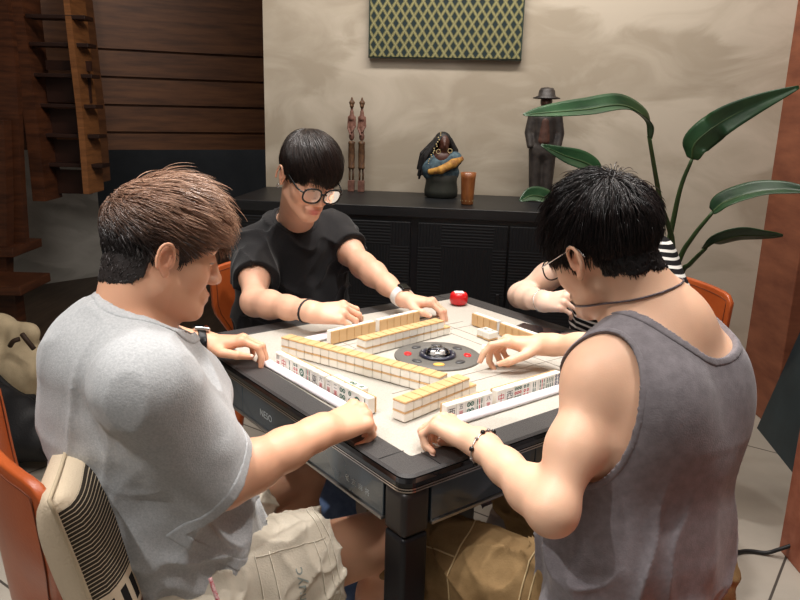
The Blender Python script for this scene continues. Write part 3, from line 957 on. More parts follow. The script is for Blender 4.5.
# round wind-and-dice console in the middle
M_disc = mat('console_grey', rgb(98, 95, 90), .55, var=.08, vscale=200)
M_dial = mat('console_dark_blue', rgb(28, 32, 52), .3, coat=.4)
M_clear = clear_mat('clear_dome')
M_red = mat('red_plastic', rgb(214, 22, 30), .3, coat=.3)
M_yel = mat('amber_button', rgb(226, 176, 84), .35)
M_dimb = mat('grey_button', rgb(64, 64, 66), .35)
M_white = mat('white_plastic', rgb(238, 235, 230), .35)
bm = bmesh.new(); add_lathe(bm, [(.110, -.002), (.110, .001), (.108, .003), (.056, .004), (.054, .002)], (-.012, -.012, TZ), 56); bm_obj('console_plate', bm, M_disc, table, smooth=True)
bm = bmesh.new(); add_lathe(bm, [(.047, .002), (.047, .007), (.044, .009), (.036, .009), (.034, .006), (.033, .003)], (-.012, -.012, TZ), 48); bm_obj('console_dial', bm, M_dial, table, smooth=True)
bm = bmesh.new(); add_lathe(bm, [(.033, .004), (.031, .012), (.024, .019), (.012, .0235), (0, .025)], (-.012, -.012, TZ), 32); bm_obj('dice_dome', bm, M_clear, table, smooth=True)
for i, (dx, dy) in enumerate(((-.012, .004), (.010, -.006))):
    bm = bmesh.new(); add_box(bm, (-.012 + dx, -.012 + dy, TZ + .0095), (.011, .011, .011), Matrix.Rotation(.5 + i, 3, 'Z')); bm_obj('die', bm, M_white, table, bevel=.0015)
for k in range(8):
    ang = math.radians(7.3 + 45 * k) ; r = .076
    wm = {0: M_dimb, 1: M_red, 3: M_dimb, 5: M_red, 7: M_yel}.get(k, M_dimb)
    # positions named by world direction: right and left red, front amber
    wa = math.radians(45 * k) - TYAW
    wm = {0: M_red, 4: M_red, 6: M_yel}.get(k, M_dimb)
    bm = bmesh.new(); add_lathe(bm, [(.012, .002), (.0125, .0045), (.011, .006), (0, .0065)], (0, 0, 0), 20, sx=1.15, sy=.8)
    bmesh.ops.rotate(bm, verts=bm.verts, cent=(0, 0, 0), matrix=Matrix.Rotation(wa + math.pi / 2, 3, 'Z'))
    bmesh.ops.translate(bm, verts=bm.verts, vec=(-.012 + r * math.cos(wa), -.012 + r * math.sin(wa), TZ))
    bm_obj('console_button', bm, wm, table, smooth=True)
for k in range(12):
    wa = 2 * math.pi * k / 12
    bm = bmesh.new(); add_box(bm, (-.012 + .0405 * math.cos(wa), -.012 + .0405 * math.sin(wa), TZ + .0093), (.002, .005, .001), Matrix.Rotation(wa, 3, 'Z'))
    bm_obj('dial_light', bm, M_mark, table)
# tile lift slots let into the felt
bm = bmesh.new()
for k in range(4):
    a = k * math.pi / 2; R = Matrix.Rotation(a, 3, 'Z')
    for dd in (.150, .193):
        add_box(bm, R @ Vector((dd, 0, TZ - .0017)), (.0014, .52, .0012), R)
bm_obj('lift_slot', bm, mat('slot_line', rgb(150, 143, 132), .9), table)

# ================================================================== tiles
TWD, THT, TTH = .026, .035, .0215
BK = .0045


def tile_meshes():
    bm = bmesh.new(); add_box(bm, (0, 0, -BK / 2), (TWD - .0006, THT, TTH - BK))
    bmesh.ops.bevel(bm, geom=[e for e in bm.edges], offset=.0012, segments=2, affect='EDGES')
    w = bpy.data.meshes.new('mahjong_tile'); bm.to_mesh(w); bm.free(); w.materials.append(M_tile)
    bm = bmesh.new(); add_box(bm, (0, 0, TTH / 2 - BK / 2 + .0), (TWD - .0004, THT + .0002, BK))
    bmesh.ops.bevel(bm, geom=[e for e in bm.edges], offset=.0012, segments=2, affect='EDGES')
    b = bpy.data.meshes.new('tile_back'); bm.to_mesh(b); bm.free(); b.materials.append(M_tback)
    for me in (w, b): me.shade_flat()
    return w, b


M_tile = mat('ivory_white_tile', rgb(240, 236, 226), .3, sss=0.0, coat=.3)
M_tback = mat('tan_tile_back', rgb(222, 184, 134), .38, color2=rgb(212, 172, 122), vscale=12, coat=.25)
TM_W, TM_B = tile_meshes()
M_ink = mat('black_ink', rgb(26, 30, 34), .5); M_rink = mat('red_ink', rgb(196, 28, 44), .5); M_gink = mat('green_ink', rgb(20, 92, 70), .5)
M_bink = mat('blue_ink', rgb(30, 50, 92), .5)


def face_parts(code):
    """(vertices in the face plane, faces, material) for a tile face; x right, y up as the owner reads it."""
    out = []
    def txt(s, size, y, m):
        V, F = text_mesh(s, size); out.append(([(p[0], p[1] + y) for p in V], F, m))
    def disc(x, y, r, m, hole=True, n=14):
        V = []; F = []
        for k in range(n):
            a = 2 * math.pi * k / n; V += [(x + r * math.cos(a), y + r * math.sin(a)), (x + r * .5 * math.cos(a), y + r * .5 * math.sin(a))]
        for k in range(n): i, j = 2 * k, 2 * ((k + 1) % n); F.append((i, j, j + 1, i + 1))
        out.append((V, F, m))
        out.append(([(x + r * .25 * math.cos(2 * math.pi * k / 8), y + r * .25 * math.sin(2 * math.pi * k / 8)) for k in range(8)], [tuple(range(8))], m))
    def bar(x, y, h, m):
        V = [(x - .0012, y - h / 2), (x + .0012, y - h / 2), (x + .0012, y + h / 2), (x - .0012, y + h / 2)]
        out.append((V, [(0, 1, 2, 3)], m))
        out.append(([(x - .0018, y - .0006), (x + .0018, y - .0006), (x + .0018, y + .0006), (x - .0018, y + .0006)], [(0, 1, 2, 3)], m))
    if code[0] == 'w':
        txt(code[1], .0125, .0075, M_ink); txt('萬', .0135, -.0075, M_rink)
    elif code[0] == 'h':
        txt(code[1], .0215, 0, {'中': M_rink, '發': M_gink}.get(code[1], M_ink))
    elif code[0] == 'd':
        n = int(code[1])
        P = {1: [(0, 0)], 2: [(0, .008), (0, -.008)], 4: [(-.005, .007), (.005, .007), (-.005, -.007), (.005, -.007)],
             6: [(x, y) for y in (.010, 0, -.010) for x in (-.005, .005)],
             8: [(x, y) for y in (.0115, .004, -.004, -.0115) for x in (-.005, .005)],
             9: [(x, y) for y in (.010, 0, -.010) for x in (-.0075, 0, .0075)]}[n]
        for i, (x, y) in enumerate(P):
            r = .0095 if n == 1 else (.0052 if n < 5 else .0036)
            disc(x, y, r, M_rink if (n in (6, 9) and abs(y) < .001) or (n == 6 and y < 0) else (M_gink if n != 8 else M_bink))
    elif code[0] == 'b':
        n = int(code[1])
        rows = {2: [1, 1], 3: [1, 2], 4: [2, 2], 6: [3, 3], 8: [4, 4], 9: [3, 3, 3]}[n]
        for r_, c_ in enumerate(rows):
            y = ((len(rows) - 1) / 2 - r_) * (.028 / len(rows))
            for c in range(c_):
                x = (c - (c_ - 1) / 2) * .0062
                bar(x, y, .024 / len(rows), M_rink if (n == 9 and c == 1) or (n == 6 and c == 1) else M_gink)
    return out


def tile(M, label, group, face=None):
    """M: rows = tile axes (x right, y up the face, z out of the back) and the centre."""
    ax, ay, az, c = M
    o = bpy.data.objects.new('mahjong_tile', TM_W); COL.objects.link(o)
    o.matrix_world = Matrix(((ax[0], ay[0], az[0], c[0]), (ax[1], ay[1], az[1], c[1]), (ax[2], ay[2], az[2], c[2]), (0, 0, 0, 1)))
    tag(o, label, 'tile', group)
    b = bpy.data.objects.new('tile_back', TM_B); COL.objects.link(b); b.parent = o
    if face:
        mats = []; V = []; F = []; MI = []
        for pv, pf, m in face_parts(face):
            if m not in mats: mats.append(m)
            k = len(V)
            V += [(-x * 1.0, y, -TTH / 2 - .0003) for x, y in pv]
            F += [tuple(i + k for i in f)[::-1] for f in pf]; MI += [mats.index(m)] * len(pf)
        if V:
            me = bpy.data.meshes.new('tile_face'); me.from_pydata(V, [], F); me.update()
            for m in mats: me.materials.append(m)
            for p, mi in zip(me.polygons, MI): p.material_index = mi
            fo = bpy.data.objects.new('tile_face', me); COL.objects.link(fo); fo.parent = o
    return o


def flat_wall(p0, p1, n_low, n_top, skip, desc, group):
    """Two-high wall of face-down tiles from p0 to p1 (table u, v); long side across the wall."""
    a = tw(*p0, 0); b = tw(*p1, 0); d = nrm(b - a); s = np.cross(EZ, d)
    for layer, n in ((0, n_low), (1, n_top)):
        for i in range(n):
            j = i + (skip if layer else 0)
            jit = (RNG.random(2) - .5) * .0012
            c = a + d * (TWD * (j + .5)) + s * jit[0] + EZ * (TZ + TTH * (.5 + layer) + .0002)
            tile((d, s, EZ, c), f'{ordinal(i)} tan-backed tile in {"upper" if layer else "lower"} row of {desc}', group)


flat_wall((-.316, .228), (-.168, -.216), 18, 18, 0, 'the long wall from far end', 'tiles of the long wall before the left man')
flat_wall((-.338, -.275), (-.09, -.235), 9, 8, 0, 'short wall before tank-top man', 'tiles of the short wall before the tank-top man')
flat_wall((-.170, .104), (.125, .131), 12, 11, 0, 'far wall before black-shirt man', 'tiles of the far wall before the black-shirt man')


def standing(p0, p1, faces, player_dir, lab, group, gap_after=None, gap=.0, lean=0.0):
    """A hand of tiles on edge between p0 and p1, faces towards player_dir."""
    a = tw(*p0, 0); b = tw(*p1, 0); d = nrm(b - a)
    f = np.cross(d, EZ); f = f if f @ player_dir > 0 else -f           # horizontal, towards the player
    x = 0
    for i, code in enumerate(faces):
        c = a + d * (x + TWD / 2) + EZ * (TZ + THT / 2 + .0006)
        az = -f; ay = EZ; ax = np.cross(ay, az)
        tile((ax, ay, az, c), lab(i), group, code)
        x += TWD
        if gap_after is not None and i == gap_after: x += gap
    return d, f


HA = ['w四', 'h中', 'b2', 'd6', 'd1', 'b6', 'h東', 'w六', 'w二', 'w二', 'd4', 'd2', 'd1', 'b3']
standing((-.378, .148), (-.362, -.215), HA, -E1, lambda i: f'white tile standing {ordinal(i)} from the far end before the grey-shirt man', 'tiles standing before the left man', 7, .004)
HB = ['h西', 'w五', 'd4', 'b6', 'w八', 'h中', 'h西', 'd9', 'd6', 'b4', 'b9', 'b8', 'd8']
standing((-.265, -.328), (.12, -.322), HB, -E2, lambda i: f'white tile standing {ordinal(i)} from the left before the tank-top man', 'tiles standing before the tank-top man', 4, .012)
standing((-.190, .222), (.156, .258), [None] * 12, E2, lambda i: f'tan-backed tile standing {ordinal(i)} from the left before the black-shirt man', 'tiles standing before the black-shirt man', 5, .016)
standing((.262, .148), (.255, -.14), [None] * 9, E1, lambda i: f'tan-backed tile standing {ordinal(i)} from the far end before the woman', 'tiles standing before the striped-shirt woman', 3, .012)
# three set-aside tiles lying behind the left man's hand
for i in range(4):
    c = tw(-.340 + .002 * i, -.045 - .0275 * i, TZ + TTH / 2 + .0004)
    tile((E2, E1, -EZ, c), f'white face-up tile behind the grey-shirt man\'s standing row, {ordinal(i)} from far end', 'tiles set aside by the left man', HA[8 + i])
c = tw(.205, .045, TZ + TTH / 2 + .0004); r = math.radians(4)
for i, (du, dv, code, lb) in enumerate(((.0, .0, 'h西', 'white discarded tile face up beside the woman\'s tan-backed row, far one of two'), (-.002, -.027, 'b4', 'white discarded tile face up beside the woman\'s tan-backed row, near one of two'))):
    ax = nrm(E1 * math.cos(.5) + E2 * math.sin(.5)); ay = np.cross(-EZ, ax)
    tile((E2, E1, -EZ, c + du * E1 + dv * E2), lb, 'discarded tiles', code)
d_ = nrm([1, -.15, 0]); tile((d_, np.cross(-EZ, d_), -EZ, np.array([.226, 1.815, TZ + TTH / 2 + .001])), 'white tile being put down by the tank-top man\'s right hand', 'discarded tiles', 'h中')
HELD_C = bpy.data.objects
# tiles held by the black-shirt man and by the woman are made with their hands below

# pushers
M_push = mat('white_pusher', rgb(232, 228, 232), .35)


def pusher(p0, p1, w, h, m, lab):
    a = tw(*p0, 0); b = tw(*p1, 0); d = nrm(b - a); s = np.cross(EZ, d); L_ = np.linalg.norm(b - a)
    bm = bmesh.new(); P = [(-w / 2, 0), (w / 2, 0), (w / 2, h * .45), (w * .3, h), (-w * .3, h), (-w / 2, h * .45)]
    A = [bm.verts.new(a + s * x + EZ * (TZ + .0005 + z)) for x, z in P]; B = [bm.verts.new(b + s * x + EZ * (TZ + .0005 + z)) for x, z in P]
    for i in range(6): bm.faces.new((A[i], A[(i + 1) % 6], B[(i + 1) % 6], B[i]))
    bm.faces.new(A[::-1]); bm.faces.new(B)
    mid = (a + b) / 2
    for v in bm.verts: v.co -= Vector((mid[0], mid[1], TZ))
    o = bm_obj('tile_pusher', bm, m, None, bevel=.0025)
    o.location = (mid[0], mid[1], TZ)
    return tag(o, lab, 'tile pusher')


pusher((-.400, .165), (-.393, -.225), .026, .011, M_push, 'white tile pusher bar in front of the grey-shirt man\'s hand')
pusher((-.300, -.350), (.16, -.348), .024, .011, M_push, 'white tile pusher bar in front of the tank-top man\'s hand')
pusher((-.270, .262), (.20, .300), .030, .012, M_push, 'white tile pusher bar beside the black-shirt man\'s tan-backed row')
pusher((.288, .172), (.278, -.16), .024, .015, mat('blue_pusher', rgb(64, 152, 222), .35), 'blue tile pusher bar behind the woman\'s tan-backed row')

# red round container with a white label
rb = empty('red_container', tw(.378, .345, TZ + .001), 'round red container with white label at the far table corner', 'container', rz=.1)
bm = bmesh.new(); add_lathe(bm, [(.021, 0), (.026, .003), (.0285, .010), (.0292, .020), (.0282, .030), (.0245, .0365), (.021, .038), (0, .038)], n=32)
bm_obj('container_body', bm, M_red, rb, smooth=True)
box('label_plate', (0, -.001, .0388), (.030, .027, .003), M_white, rb, bevel=.001)
# small things by the woman's edge of the table
ph = empty('phone', tw(.36, -.02, TZ + .0005), 'dark phone lying on the felt beside the woman\'s wrist', 'phone', rz=TYAW + .25)
box('phone_body', (0, 0, .0045), (.075, .15, .008), M_black, ph, bevel=.003); box('screen', (0, 0, .0088), (.068, .142, .0006), mat('phone_glass', rgb(20, 20, 26), .06), ph)
pc = empty('pouch', tw(.372, -.135, TZ), 'small brown pouch lying on the felt beside the phone', 'pouch', rz=TYAW)
V, Q = surface(Fn(ell((0, 0, .011), (.040, .05, .013)), lambda P, d: d + .002 * noise3(P, 50)), .003, .008)
link('pouch_body', np_mesh('pouch_body', V, Q), pc, mat('brown_leather', rgb(112, 84, 76), .45))

# ================================================================== chairs
M_leather = mat('tan_saddle_leather', rgb(190, 92, 42), 0.38, color2=rgb(172, 78, 34), vscale=7, bump=0.12, bscale=180, coat=.15)
M_thread = mat('dark_stitch', rgb(110, 52, 26), .7)


def arc_pts(w, depth, n):
    """Backrest plan curve: x across, y back (bowed away from the sitter)."""
    out = []
    for i in range(n + 1):
        s = -1 + 2 * i / n
        out.append((s * w / 2, depth * (1 - abs(s) ** 2.2)))
    return out


def make_chair(loc, rz, label):
    """Leather-wrapped dining chair facing +y."""
    root = empty('dining_chair', loc, label, 'chair', 'tan leather dining chairs around the table', rz=rz)
    # seat
    bm = bmesh.new(); add_box(bm, (0, 0, .445), (.47, .45, .05))
    for v in bm.verts:
        if v.co.y < 0: v.co.x *= .9
    bm_obj('seat', bm, M_leather, root, bevel=.02, seg=4)
    bm = bmesh.new(); add_box(bm, (0, -.005, .41), (.45, .43, .03)); bm_obj('seat_frame', bm, M_leather, root, bevel=.006)
    # backrest: a wrapped shell, wide at the top, tapering in towards the seat
    n, m = 24, 12; V = []; F = []
    th = .020
    for side in (0, 1):
        for j in range(m + 1):
            t = j / m; z = .44 + t * .385
            wz = .40 + .12 * min(1, max(0, (t - .38) / .24)) ** 1.0
            back = -.240 - .030 * t
            for i, (x, y) in enumerate(arc_pts(wz, -.055, n)):
                s = -1 + 2 * i / n
                zt = z
                if t > .8: zt = z - max(0, abs(s) - .86) ** 2 * 1.1 * (t - .8) / .2 + (.012 * (1 - s * s)) * (t - .8) / .2
                V.append((x, back + y + (th if side else 0), zt))
    N1 = (n + 1) * (m + 1)
    for j in range(m):
        for i in range(n):
            a = j * (n + 1) + i
            F.append((a, a + n + 1, a + n + 2, a + 1)); F.append((N1 + a, N1 + a + 1, N1 + a + n + 2, N1 + a + n + 1))
    for i in range(n):
        F.append((i, i + 1, N1 + i + 1, N1 + i)); a = m * (n + 1) + i; F.append((a + 1, a, N1 + a, N1 + a + 1))
    for j in range(m):
        a = j * (n + 1); b = a + n + 1; F.append((a, N1 + a, N1 + b, b)); a += n; b += n; F.append((b, N1 + b, N1 + a, a))
    br = link('backrest', pymesh('backrest', V, F), root, M_leather, smooth=True)
    md = br.modifiers.new('edge', 'BEVEL'); md.width = .006; md.segments = 3; md.limit_method = 'ANGLE'; md.angle_limit = math.radians(50)
    # stitching line just inside the rim, front and back
    for y_off in (-.0014, th + .0014):
        P = []
        rows = [j for j in range(1, m)]
        i0 = 1
        base = 0 if y_off < 0 else N1
        for j in rows: P.append(np.array(V[base + j * (n + 1) + 1]))
        for i in range(1, n): P.append(np.array(V[base + (m) * (n + 1) + i]) - EZ * .018)
        for j in rows[::-1]: P.append(np.array(V[base + j * (n + 1) + n - 1]))
        tube('stitching', [p + np.array([0, -.0014 if y_off < 0 else .0014, 0]) for p in P], .0012, M_thread, br, 5)
    for sx in (-1, 1):
        tube('leg', [(sx * .20, .19, .42), (sx * .21, .20, .20), (sx * .215, .205, 0)], [.019, .017, .014], M_leather, root, 12)
        tube('leg', [(sx * .18, -.20, .42), (sx * .19, -.235, .20), (sx * .20, -.26, 0)], [.019, .017, .014], M_leather, root, 12)
    return root


make_chair(tw(.085, .73, 0), math.atan2(-E2[1], -E2[0]) - math.pi / 2 + .10, 'tan leather chair of the black-shirt man at the far left side')
make_chair(tw(.78, .06, 0), math.atan2(-E1[1], -E1[0]) - math.pi / 2 - .12, 'tan leather chair behind the striped-shirt woman at the far right')
make_chair(tw(-.725, -.045, 0), math.atan2(E1[1], E1[0]) - math.pi / 2 - .04, 'tan leather chair under the grey-shirt man at the left edge')
make_chair(tw(-.14, -.85, 0), math.atan2(E2[1], E2[0]) - math.pi / 2, 'tan leather chair under the tank-top man at the lower right')

# ================================================================== people
def frame(origin, yaw, pitch, roll=0.0):
    """Head frame: rows are right, forward, up. yaw = heading of the face in degrees, pitch > 0 looks down."""
    a, p, r = map(math.radians, (yaw, pitch, roll))
    f = np.array([math.cos(a) * math.cos(p), math.sin(a) * math.cos(p), -math.sin(p)])
    rt = np.array([math.sin(a), -math.cos(a), 0.0]); up = np.cross(rt, f)
    rt2 = rt * math.cos(r) + up * math.sin(r); up2 = up * math.cos(r) - rt * math.sin(r)
    return np.asarray(origin, float), np.stack([rt2, f, up2])


class Head:
    def __init__(s, origin, yaw, pitch, roll=0.0, k=1.0, face=1.0):
        s.o, s.R = frame(origin, yaw, pitch, roll); s.k = k; s.face = face

    def w(s, p): return s.o + (np.asarray(p, float) * s.k) @ s.R

    def loc(s, P): return ((P - s.o) @ s.R.T) / s.k

    def cone(s, a, b, ra, rb, flat=None):
        if flat is not None: flat = (np.asarray(flat[0], float) @ s.R, flat[1])
        return cone(s.w(a), s.w(b), ra * s.k, rb * s.k, flat)

    def ell(s, c, r, tilt=None):
        R = s.R
        if tilt is not None:
            a = math.radians(tilt[1]); ax = tilt[0]
            M = np.array(Matrix.Rotation(a, 3, ax)); R = M.T @ s.R
        return ell(s.w(c), np.asarray(r) * s.k, R)

    def node(s, with_ears=True):
        c, e = s.cone, s.ell
        skull = Grp([e((0, .000, .045), (.0735, .084, .083)), e((0, .030, -.010), (.062, .062, .075)), e((0, .034, -.060), (.050, .046, .040)),
                     c((-.052, .002, -.050), (-.016, .068, -.088), .017, .018), c((.052, .002, -.050), (.016, .068, -.088), .017, .018),
                     e((0, .078, -.090), (.017, .013, .014)),
                     c((-.034, .080, .034), (.034, .080, .034), .010, .010),
                     e((-.043, .056, -.020), (.021, .024, .024)), e((.043, .056, -.020), (.021, .024, .024))], .022)
        soc = Grp([e((-.032, .104, .012), (.019, .016, .011)), e((.032, .104, .012), (.019, .016, .011))], 0)
        skull = Sub(skull, soc, .014)
        lids = Grp([e((-.031, .0785, .012), (.0140, .0140, .0125)), e((.031, .0785, .012), (.0140, .0140, .0125))], 0)
        nose = Grp([c((0, .090, .020), (0, .106, -.020), .0065, .0095), e((0, .1085, -.026), (.0105, .010, .0095)), e((-.012, .099, -.029), (.0075, .010, .0075)), e((.012, .099, -.029), (.0075, .010, .0075))], .008)
        mouth = Grp([e((0, .0905, -.056), (.022, .0115, .0058)), e((0, .0895, -.0665), (.019, .0115, .0068)), e((0, .086, -.060), (.030, .012, .016))], .004)
        slit = c((-.018, .1005, -.0608), (.018, .1005, -.0608), .0012, .0012)
        nost = Grp([e((-.0065, .104, -.0355), (.0035, .005, .0025)), e((.0065, .104, -.0355), (.0035, .005, .0025))], 0)
        head = Grp([skull, Grp([lids], 0)], .004)
        head = Grp([head, nose], .010)
        head = Grp([head, mouth], .010)
        head = Sub(Sub(head, slit, .003), nost, .002)
        if not with_ears: return skull
        ears = []
        for sx in (-1, 1):
            rim = []
            for i in range(13):
                t = -2.5 + 4.55 * i / 12            # helix from the front root over the top to the lobe
                y = -.010 - .0175 * math.sin(t + .25) ; z = .002 + .0295 * math.cos(t + .25) + (.004 if t < 0 else 0)
                rim.append((sx * (.083 + .006 * max(0, math.sin(t + .25))), y, z))
            rim = [(sx * (.0835 + .009 * (0.5 - 0.5 * math.cos(min(1, i / 6) * math.pi))), -.005 - .0145 * math.sin(-2.2 + 4.4 * i / 12) * 1.0 - .003, .004 + .0250 * math.cos(-2.2 + 4.4 * i / 12) - (.004 if i > 9 else 0)) for i in range(13)]
            rim = rim[::-1] if False else rim
            hel = chain([s.w(p) for p in rim], [.0034 * s.k] * 13)
            plate = e((sx * .080, -.007, .002), (.0065, .0145, .0255), ('Z', sx * 16))
            lobe = e((sx * .080, -.002, -.023), (.0050, .0078, .0085))
            conc = e((sx * .0905, -.006, .001), (.0095, .0088, .0145), ('Z', sx * 16))
            ear = Grp([Sub(Grp([plate, lobe], .004), conc, .004), hel], .002)
            ears.append(Grp([ear, c((sx * .082, .006, -.003), (sx * .080, .007, .004), .0042, .0038)], .004))
        return Grp([head] + ears, .006)

    def tint(s, P, base, lip, brow_col=(.03, .022, .018), stubble=0.0):
        L = s.loc(P); C = np.tile(np.asarray(base, float), (len(P), 1))
        n = noise3(P, 26)[:, None]
        C *= 1 + .05 * n
        def mixin(w, col):
            nonlocal C
            w = np.clip(w, 0, 1)[:, None]; C = C * (1 - w) + np.asarray(col) * w
        def g(c, r): return np.exp(-(((L - np.asarray(c)) / np.asarray(r)) ** 2).sum(1))
        red = np.asarray(base) * np.array([1.0, .72, .66])
        for sx in (-1, 1):
            mixin(.35 * g((sx * .043, .075, -.022), (.022, .03, .018)), red)
            mixin(.55 * g((sx * .085, -.008, .0), (.012, .022, .034)), red)
            # eyebrow and lash line
            bx = (L[:, 0] * sx)
            by = .030 + .006 * np.sin((bx - .012) / .04 * math.pi)
            mixin((np.abs(L[:, 2] - by) < .0042) * (bx > .012) * (bx < .052) * (L[:, 1] > .05) * .85, brow_col)
            ly = .0065 - .003 * ((bx - .031) / .014) ** 2
            mixin((np.abs(L[:, 2] - ly) < .0017) * (np.abs(bx - .031) < .0145) * (L[:, 1] > .06) * .9, (.025, .018, .016))
        mixin(.4 * g((0, .112, -.026), (.014, .02, .012)), red)
        mixin(1.25 * g((0, .098, -.0565), (.020, .012, .0050)) + 1.2 * g((0, .098, -.066), (.018, .012, .0058)), lip)
        if stubble: mixin(stubble * ((L[:, 2] < -.045) & (L[:, 1] > .02) & (L[:, 2] > -.12)), np.asarray(base) * .75)
        return C, L


def hand(W, f, z, side, curls, spread=(0, 0, 0, 0), thumb=None, k=1.0, slim=1.0):
    """Palm and five fingers. W wrist, f towards the knuckles, z out of the back of the hand; side 'R' or 'L'."""
    W = np.asarray(W, float); f = nrm(f); z = nrm(np.asarray(z) - f * (np.asarray(z) @ f))
    x = np.cross(z, f) if side == 'R' else np.cross(f, z)
    R = np.stack([x, f, z])
    w = lambda p: W + (np.asarray(p, float) * k) @ R
    kn = [(.027, .087, .002), (.0075, .091, .004), (-.0125, .087, .002), (-.0300, .078, -.003)]
    ln = [(.042, .026, .021), (.046, .029, .022), (.042, .027, .022), (.033, .020, .019)]
    rr = [(.0094, .0086, .0080, .0066), (.0096, .0088, .0081, .0067), (.0092, .0084, .0078, .0064), (.0083, .0075, .0068, .0057)]
    fl = (x, 1.0)
    palm = Grp([cone(w((kn[i][0] * .42, .004, -.002)), w((kn[i][0], kn[i][1] - .004, kn[i][2] - .004)), .0165 * k, .0118 * k) for i in range(4)]
               + [ell(w((.021, .038, -.010)), np.array([.014, .028, .012]) * k, R), ell(w((-.022, .036, -.009)), np.array([.012, .030, .011]) * k, R)], .013 * k)
    fingers = []; tips = []; joints = []
    for i in range(4):
        c = curls[i] if hasattr(curls[0], '__len__') else curls
        sp = math.radians(spread[i]); d0 = np.array([math.sin(sp), math.cos(sp), 0])
        p = np.array(kn[i]); a = 0; P = [w(p)]
        for j in range(3):
            a += math.radians(c[j])
            d = d0 * math.cos(a) + np.array([0, 0, -1.0]) * math.sin(a)
            p = p + d * ln[i][j]; P.append(w(p))
        r = [q * k * slim for q in rr[i]]
        fg = chain(P, r)
        fg = Grp([fg, ell(P[0], [r[0] * 1.12] * 3), ell(P[1], [r[1] * 1.1] * 3)], .003)
        fingers.append(fg); tips.append(P[3]); joints.append(P)
    th = thumb or [(.018, .016, -.008), (.043, .046, -.020), (.050, .074, -.026), (.048, .098, -.030)]
    TP = [w(p) for p in th]
    tg = Grp([chain(TP, [.0135 * k, .0118 * k * slim, .0098 * k * slim, .0072 * k * slim]), ell(TP[2], [.0104 * k * slim] * 3)], .004)
    node = Grp([Grp(fingers, .0012), tg], .0025)
    node = Grp([palm, node], .009 * k)
    return dict(node=node, w=w, R=R, tips=tips, thumb=TP, joints=joints, W=W, f=f, z=z, x=x, k=k)


def arm(sh, el, wr, hx, m=1.0, slim=1.0):
    """Upper arm and forearm with muscle bulges; hx = wide axis of the wrist."""
    sh, el, wr = map(lambda p: np.asarray(p, float), (sh, el, wr))
    fa = wr - el; ua = el - sh
    q = el + fa * .27
    return Grp([ell(sh + ua * .10, np.array([.052, .052, .056]) * m), cone(sh, sh + ua * .55, .047 * m, .047 * m), cone(sh + ua * .55, el, .047 * m, .038 * m),
                ell(el, np.array([.038] * 3) * m), cone(el, q, .037 * m, .041 * m), cone(q, el + fa * .62, .041 * m, .031 * m * slim),
                cone(el + fa * .6, wr, .0305 * m * slim, .0205 * slim, (hx, 1.28)), cone(el + fa * .9, wr, .022 * slim, .0205 * slim, (hx, 1.3))], .026)


def leg(hip, kn, an, foot, m=1.0):
    hip, kn, an, foot = map(lambda p: np.asarray(p, float), (hip, kn, an, foot))
    return Grp([cone(hip, kn, .082 * m, .056 * m), ell(kn, np.array([.058] * 3) * m), cone(kn, kn + (an - kn) * .3, .052 * m, .056 * m), cone(kn + (an - kn) * .3, an, .056 * m, .036 * m),
                cone(an, foot, .036, .028), cone(an, an * 1.25 - foot * .25, .036, .030)], .025)


def spine_node(pts, lat, rd, rw, k=.05, grow=0.0):
    """Trunk as a chain of flattened cones: rd depth radii, rw half widths."""
    it = []
    for i in range(len(pts) - 1):
        s = (rw[i] + rw[i + 1]) / (rd[i] + rd[i + 1])
        it.append(cone(pts[i], pts[i + 1], rd[i] + grow, rd[i + 1] + grow, (lat, s)))
    return Grp(it, k)


def folds(P, axis, f_lo, f_hi, amp, pw=2.5):
    """Sharp-crested cloth folds running along axis."""
    a = nrm(axis); b = nrm(np.cross(a, [.3, .2, .9])); c = np.cross(a, b)
    Q = np.stack([P @ a, P @ b, P @ c], 1)
    n = noise3(Q, (f_lo, f_hi, f_hi))
    return -amp * (1 - np.minimum(1, np.abs(n) * 1.6)) ** pw


def plane_cut(node, p, n):
    """Keep what lies behind the plane through p with outward normal n."""
    p = np.asarray(p, float); n = nrm(n)
    return Fn(node, lambda P, d: np.maximum(d, (P - p) @ n))


def band(node_fn, c, axis, width, grow, name, m, parent, h=.0022):
    """A strap round a limb: the limb's own surface grown and cut to a slice."""
    c = np.asarray(c, float); axis = nrm(axis)
    bx = Leaf(lambda P: np.linalg.norm(P - c, axis=1) - .06, c - .06, c + .06)
    def fn(P, d):
        e = node_fn.ev(P)
        return np.maximum(np.maximum(d, e - grow), np.abs((P - c) @ axis) - width / 2)
    return sdf_obj(name, Fn(bx, fn), h, m, parent)


def sit(node, pel, top=.473):
    """Flatten the underside where the seat carries it."""
    def fn(P, d):
        r = np.hypot(P[:, 0] - pel[0], P[:, 1] - pel[1])
        return np.maximum(d, top - np.maximum(0, r - .25) * 1.6 - P[:, 2])
    return Fn(node, fn)


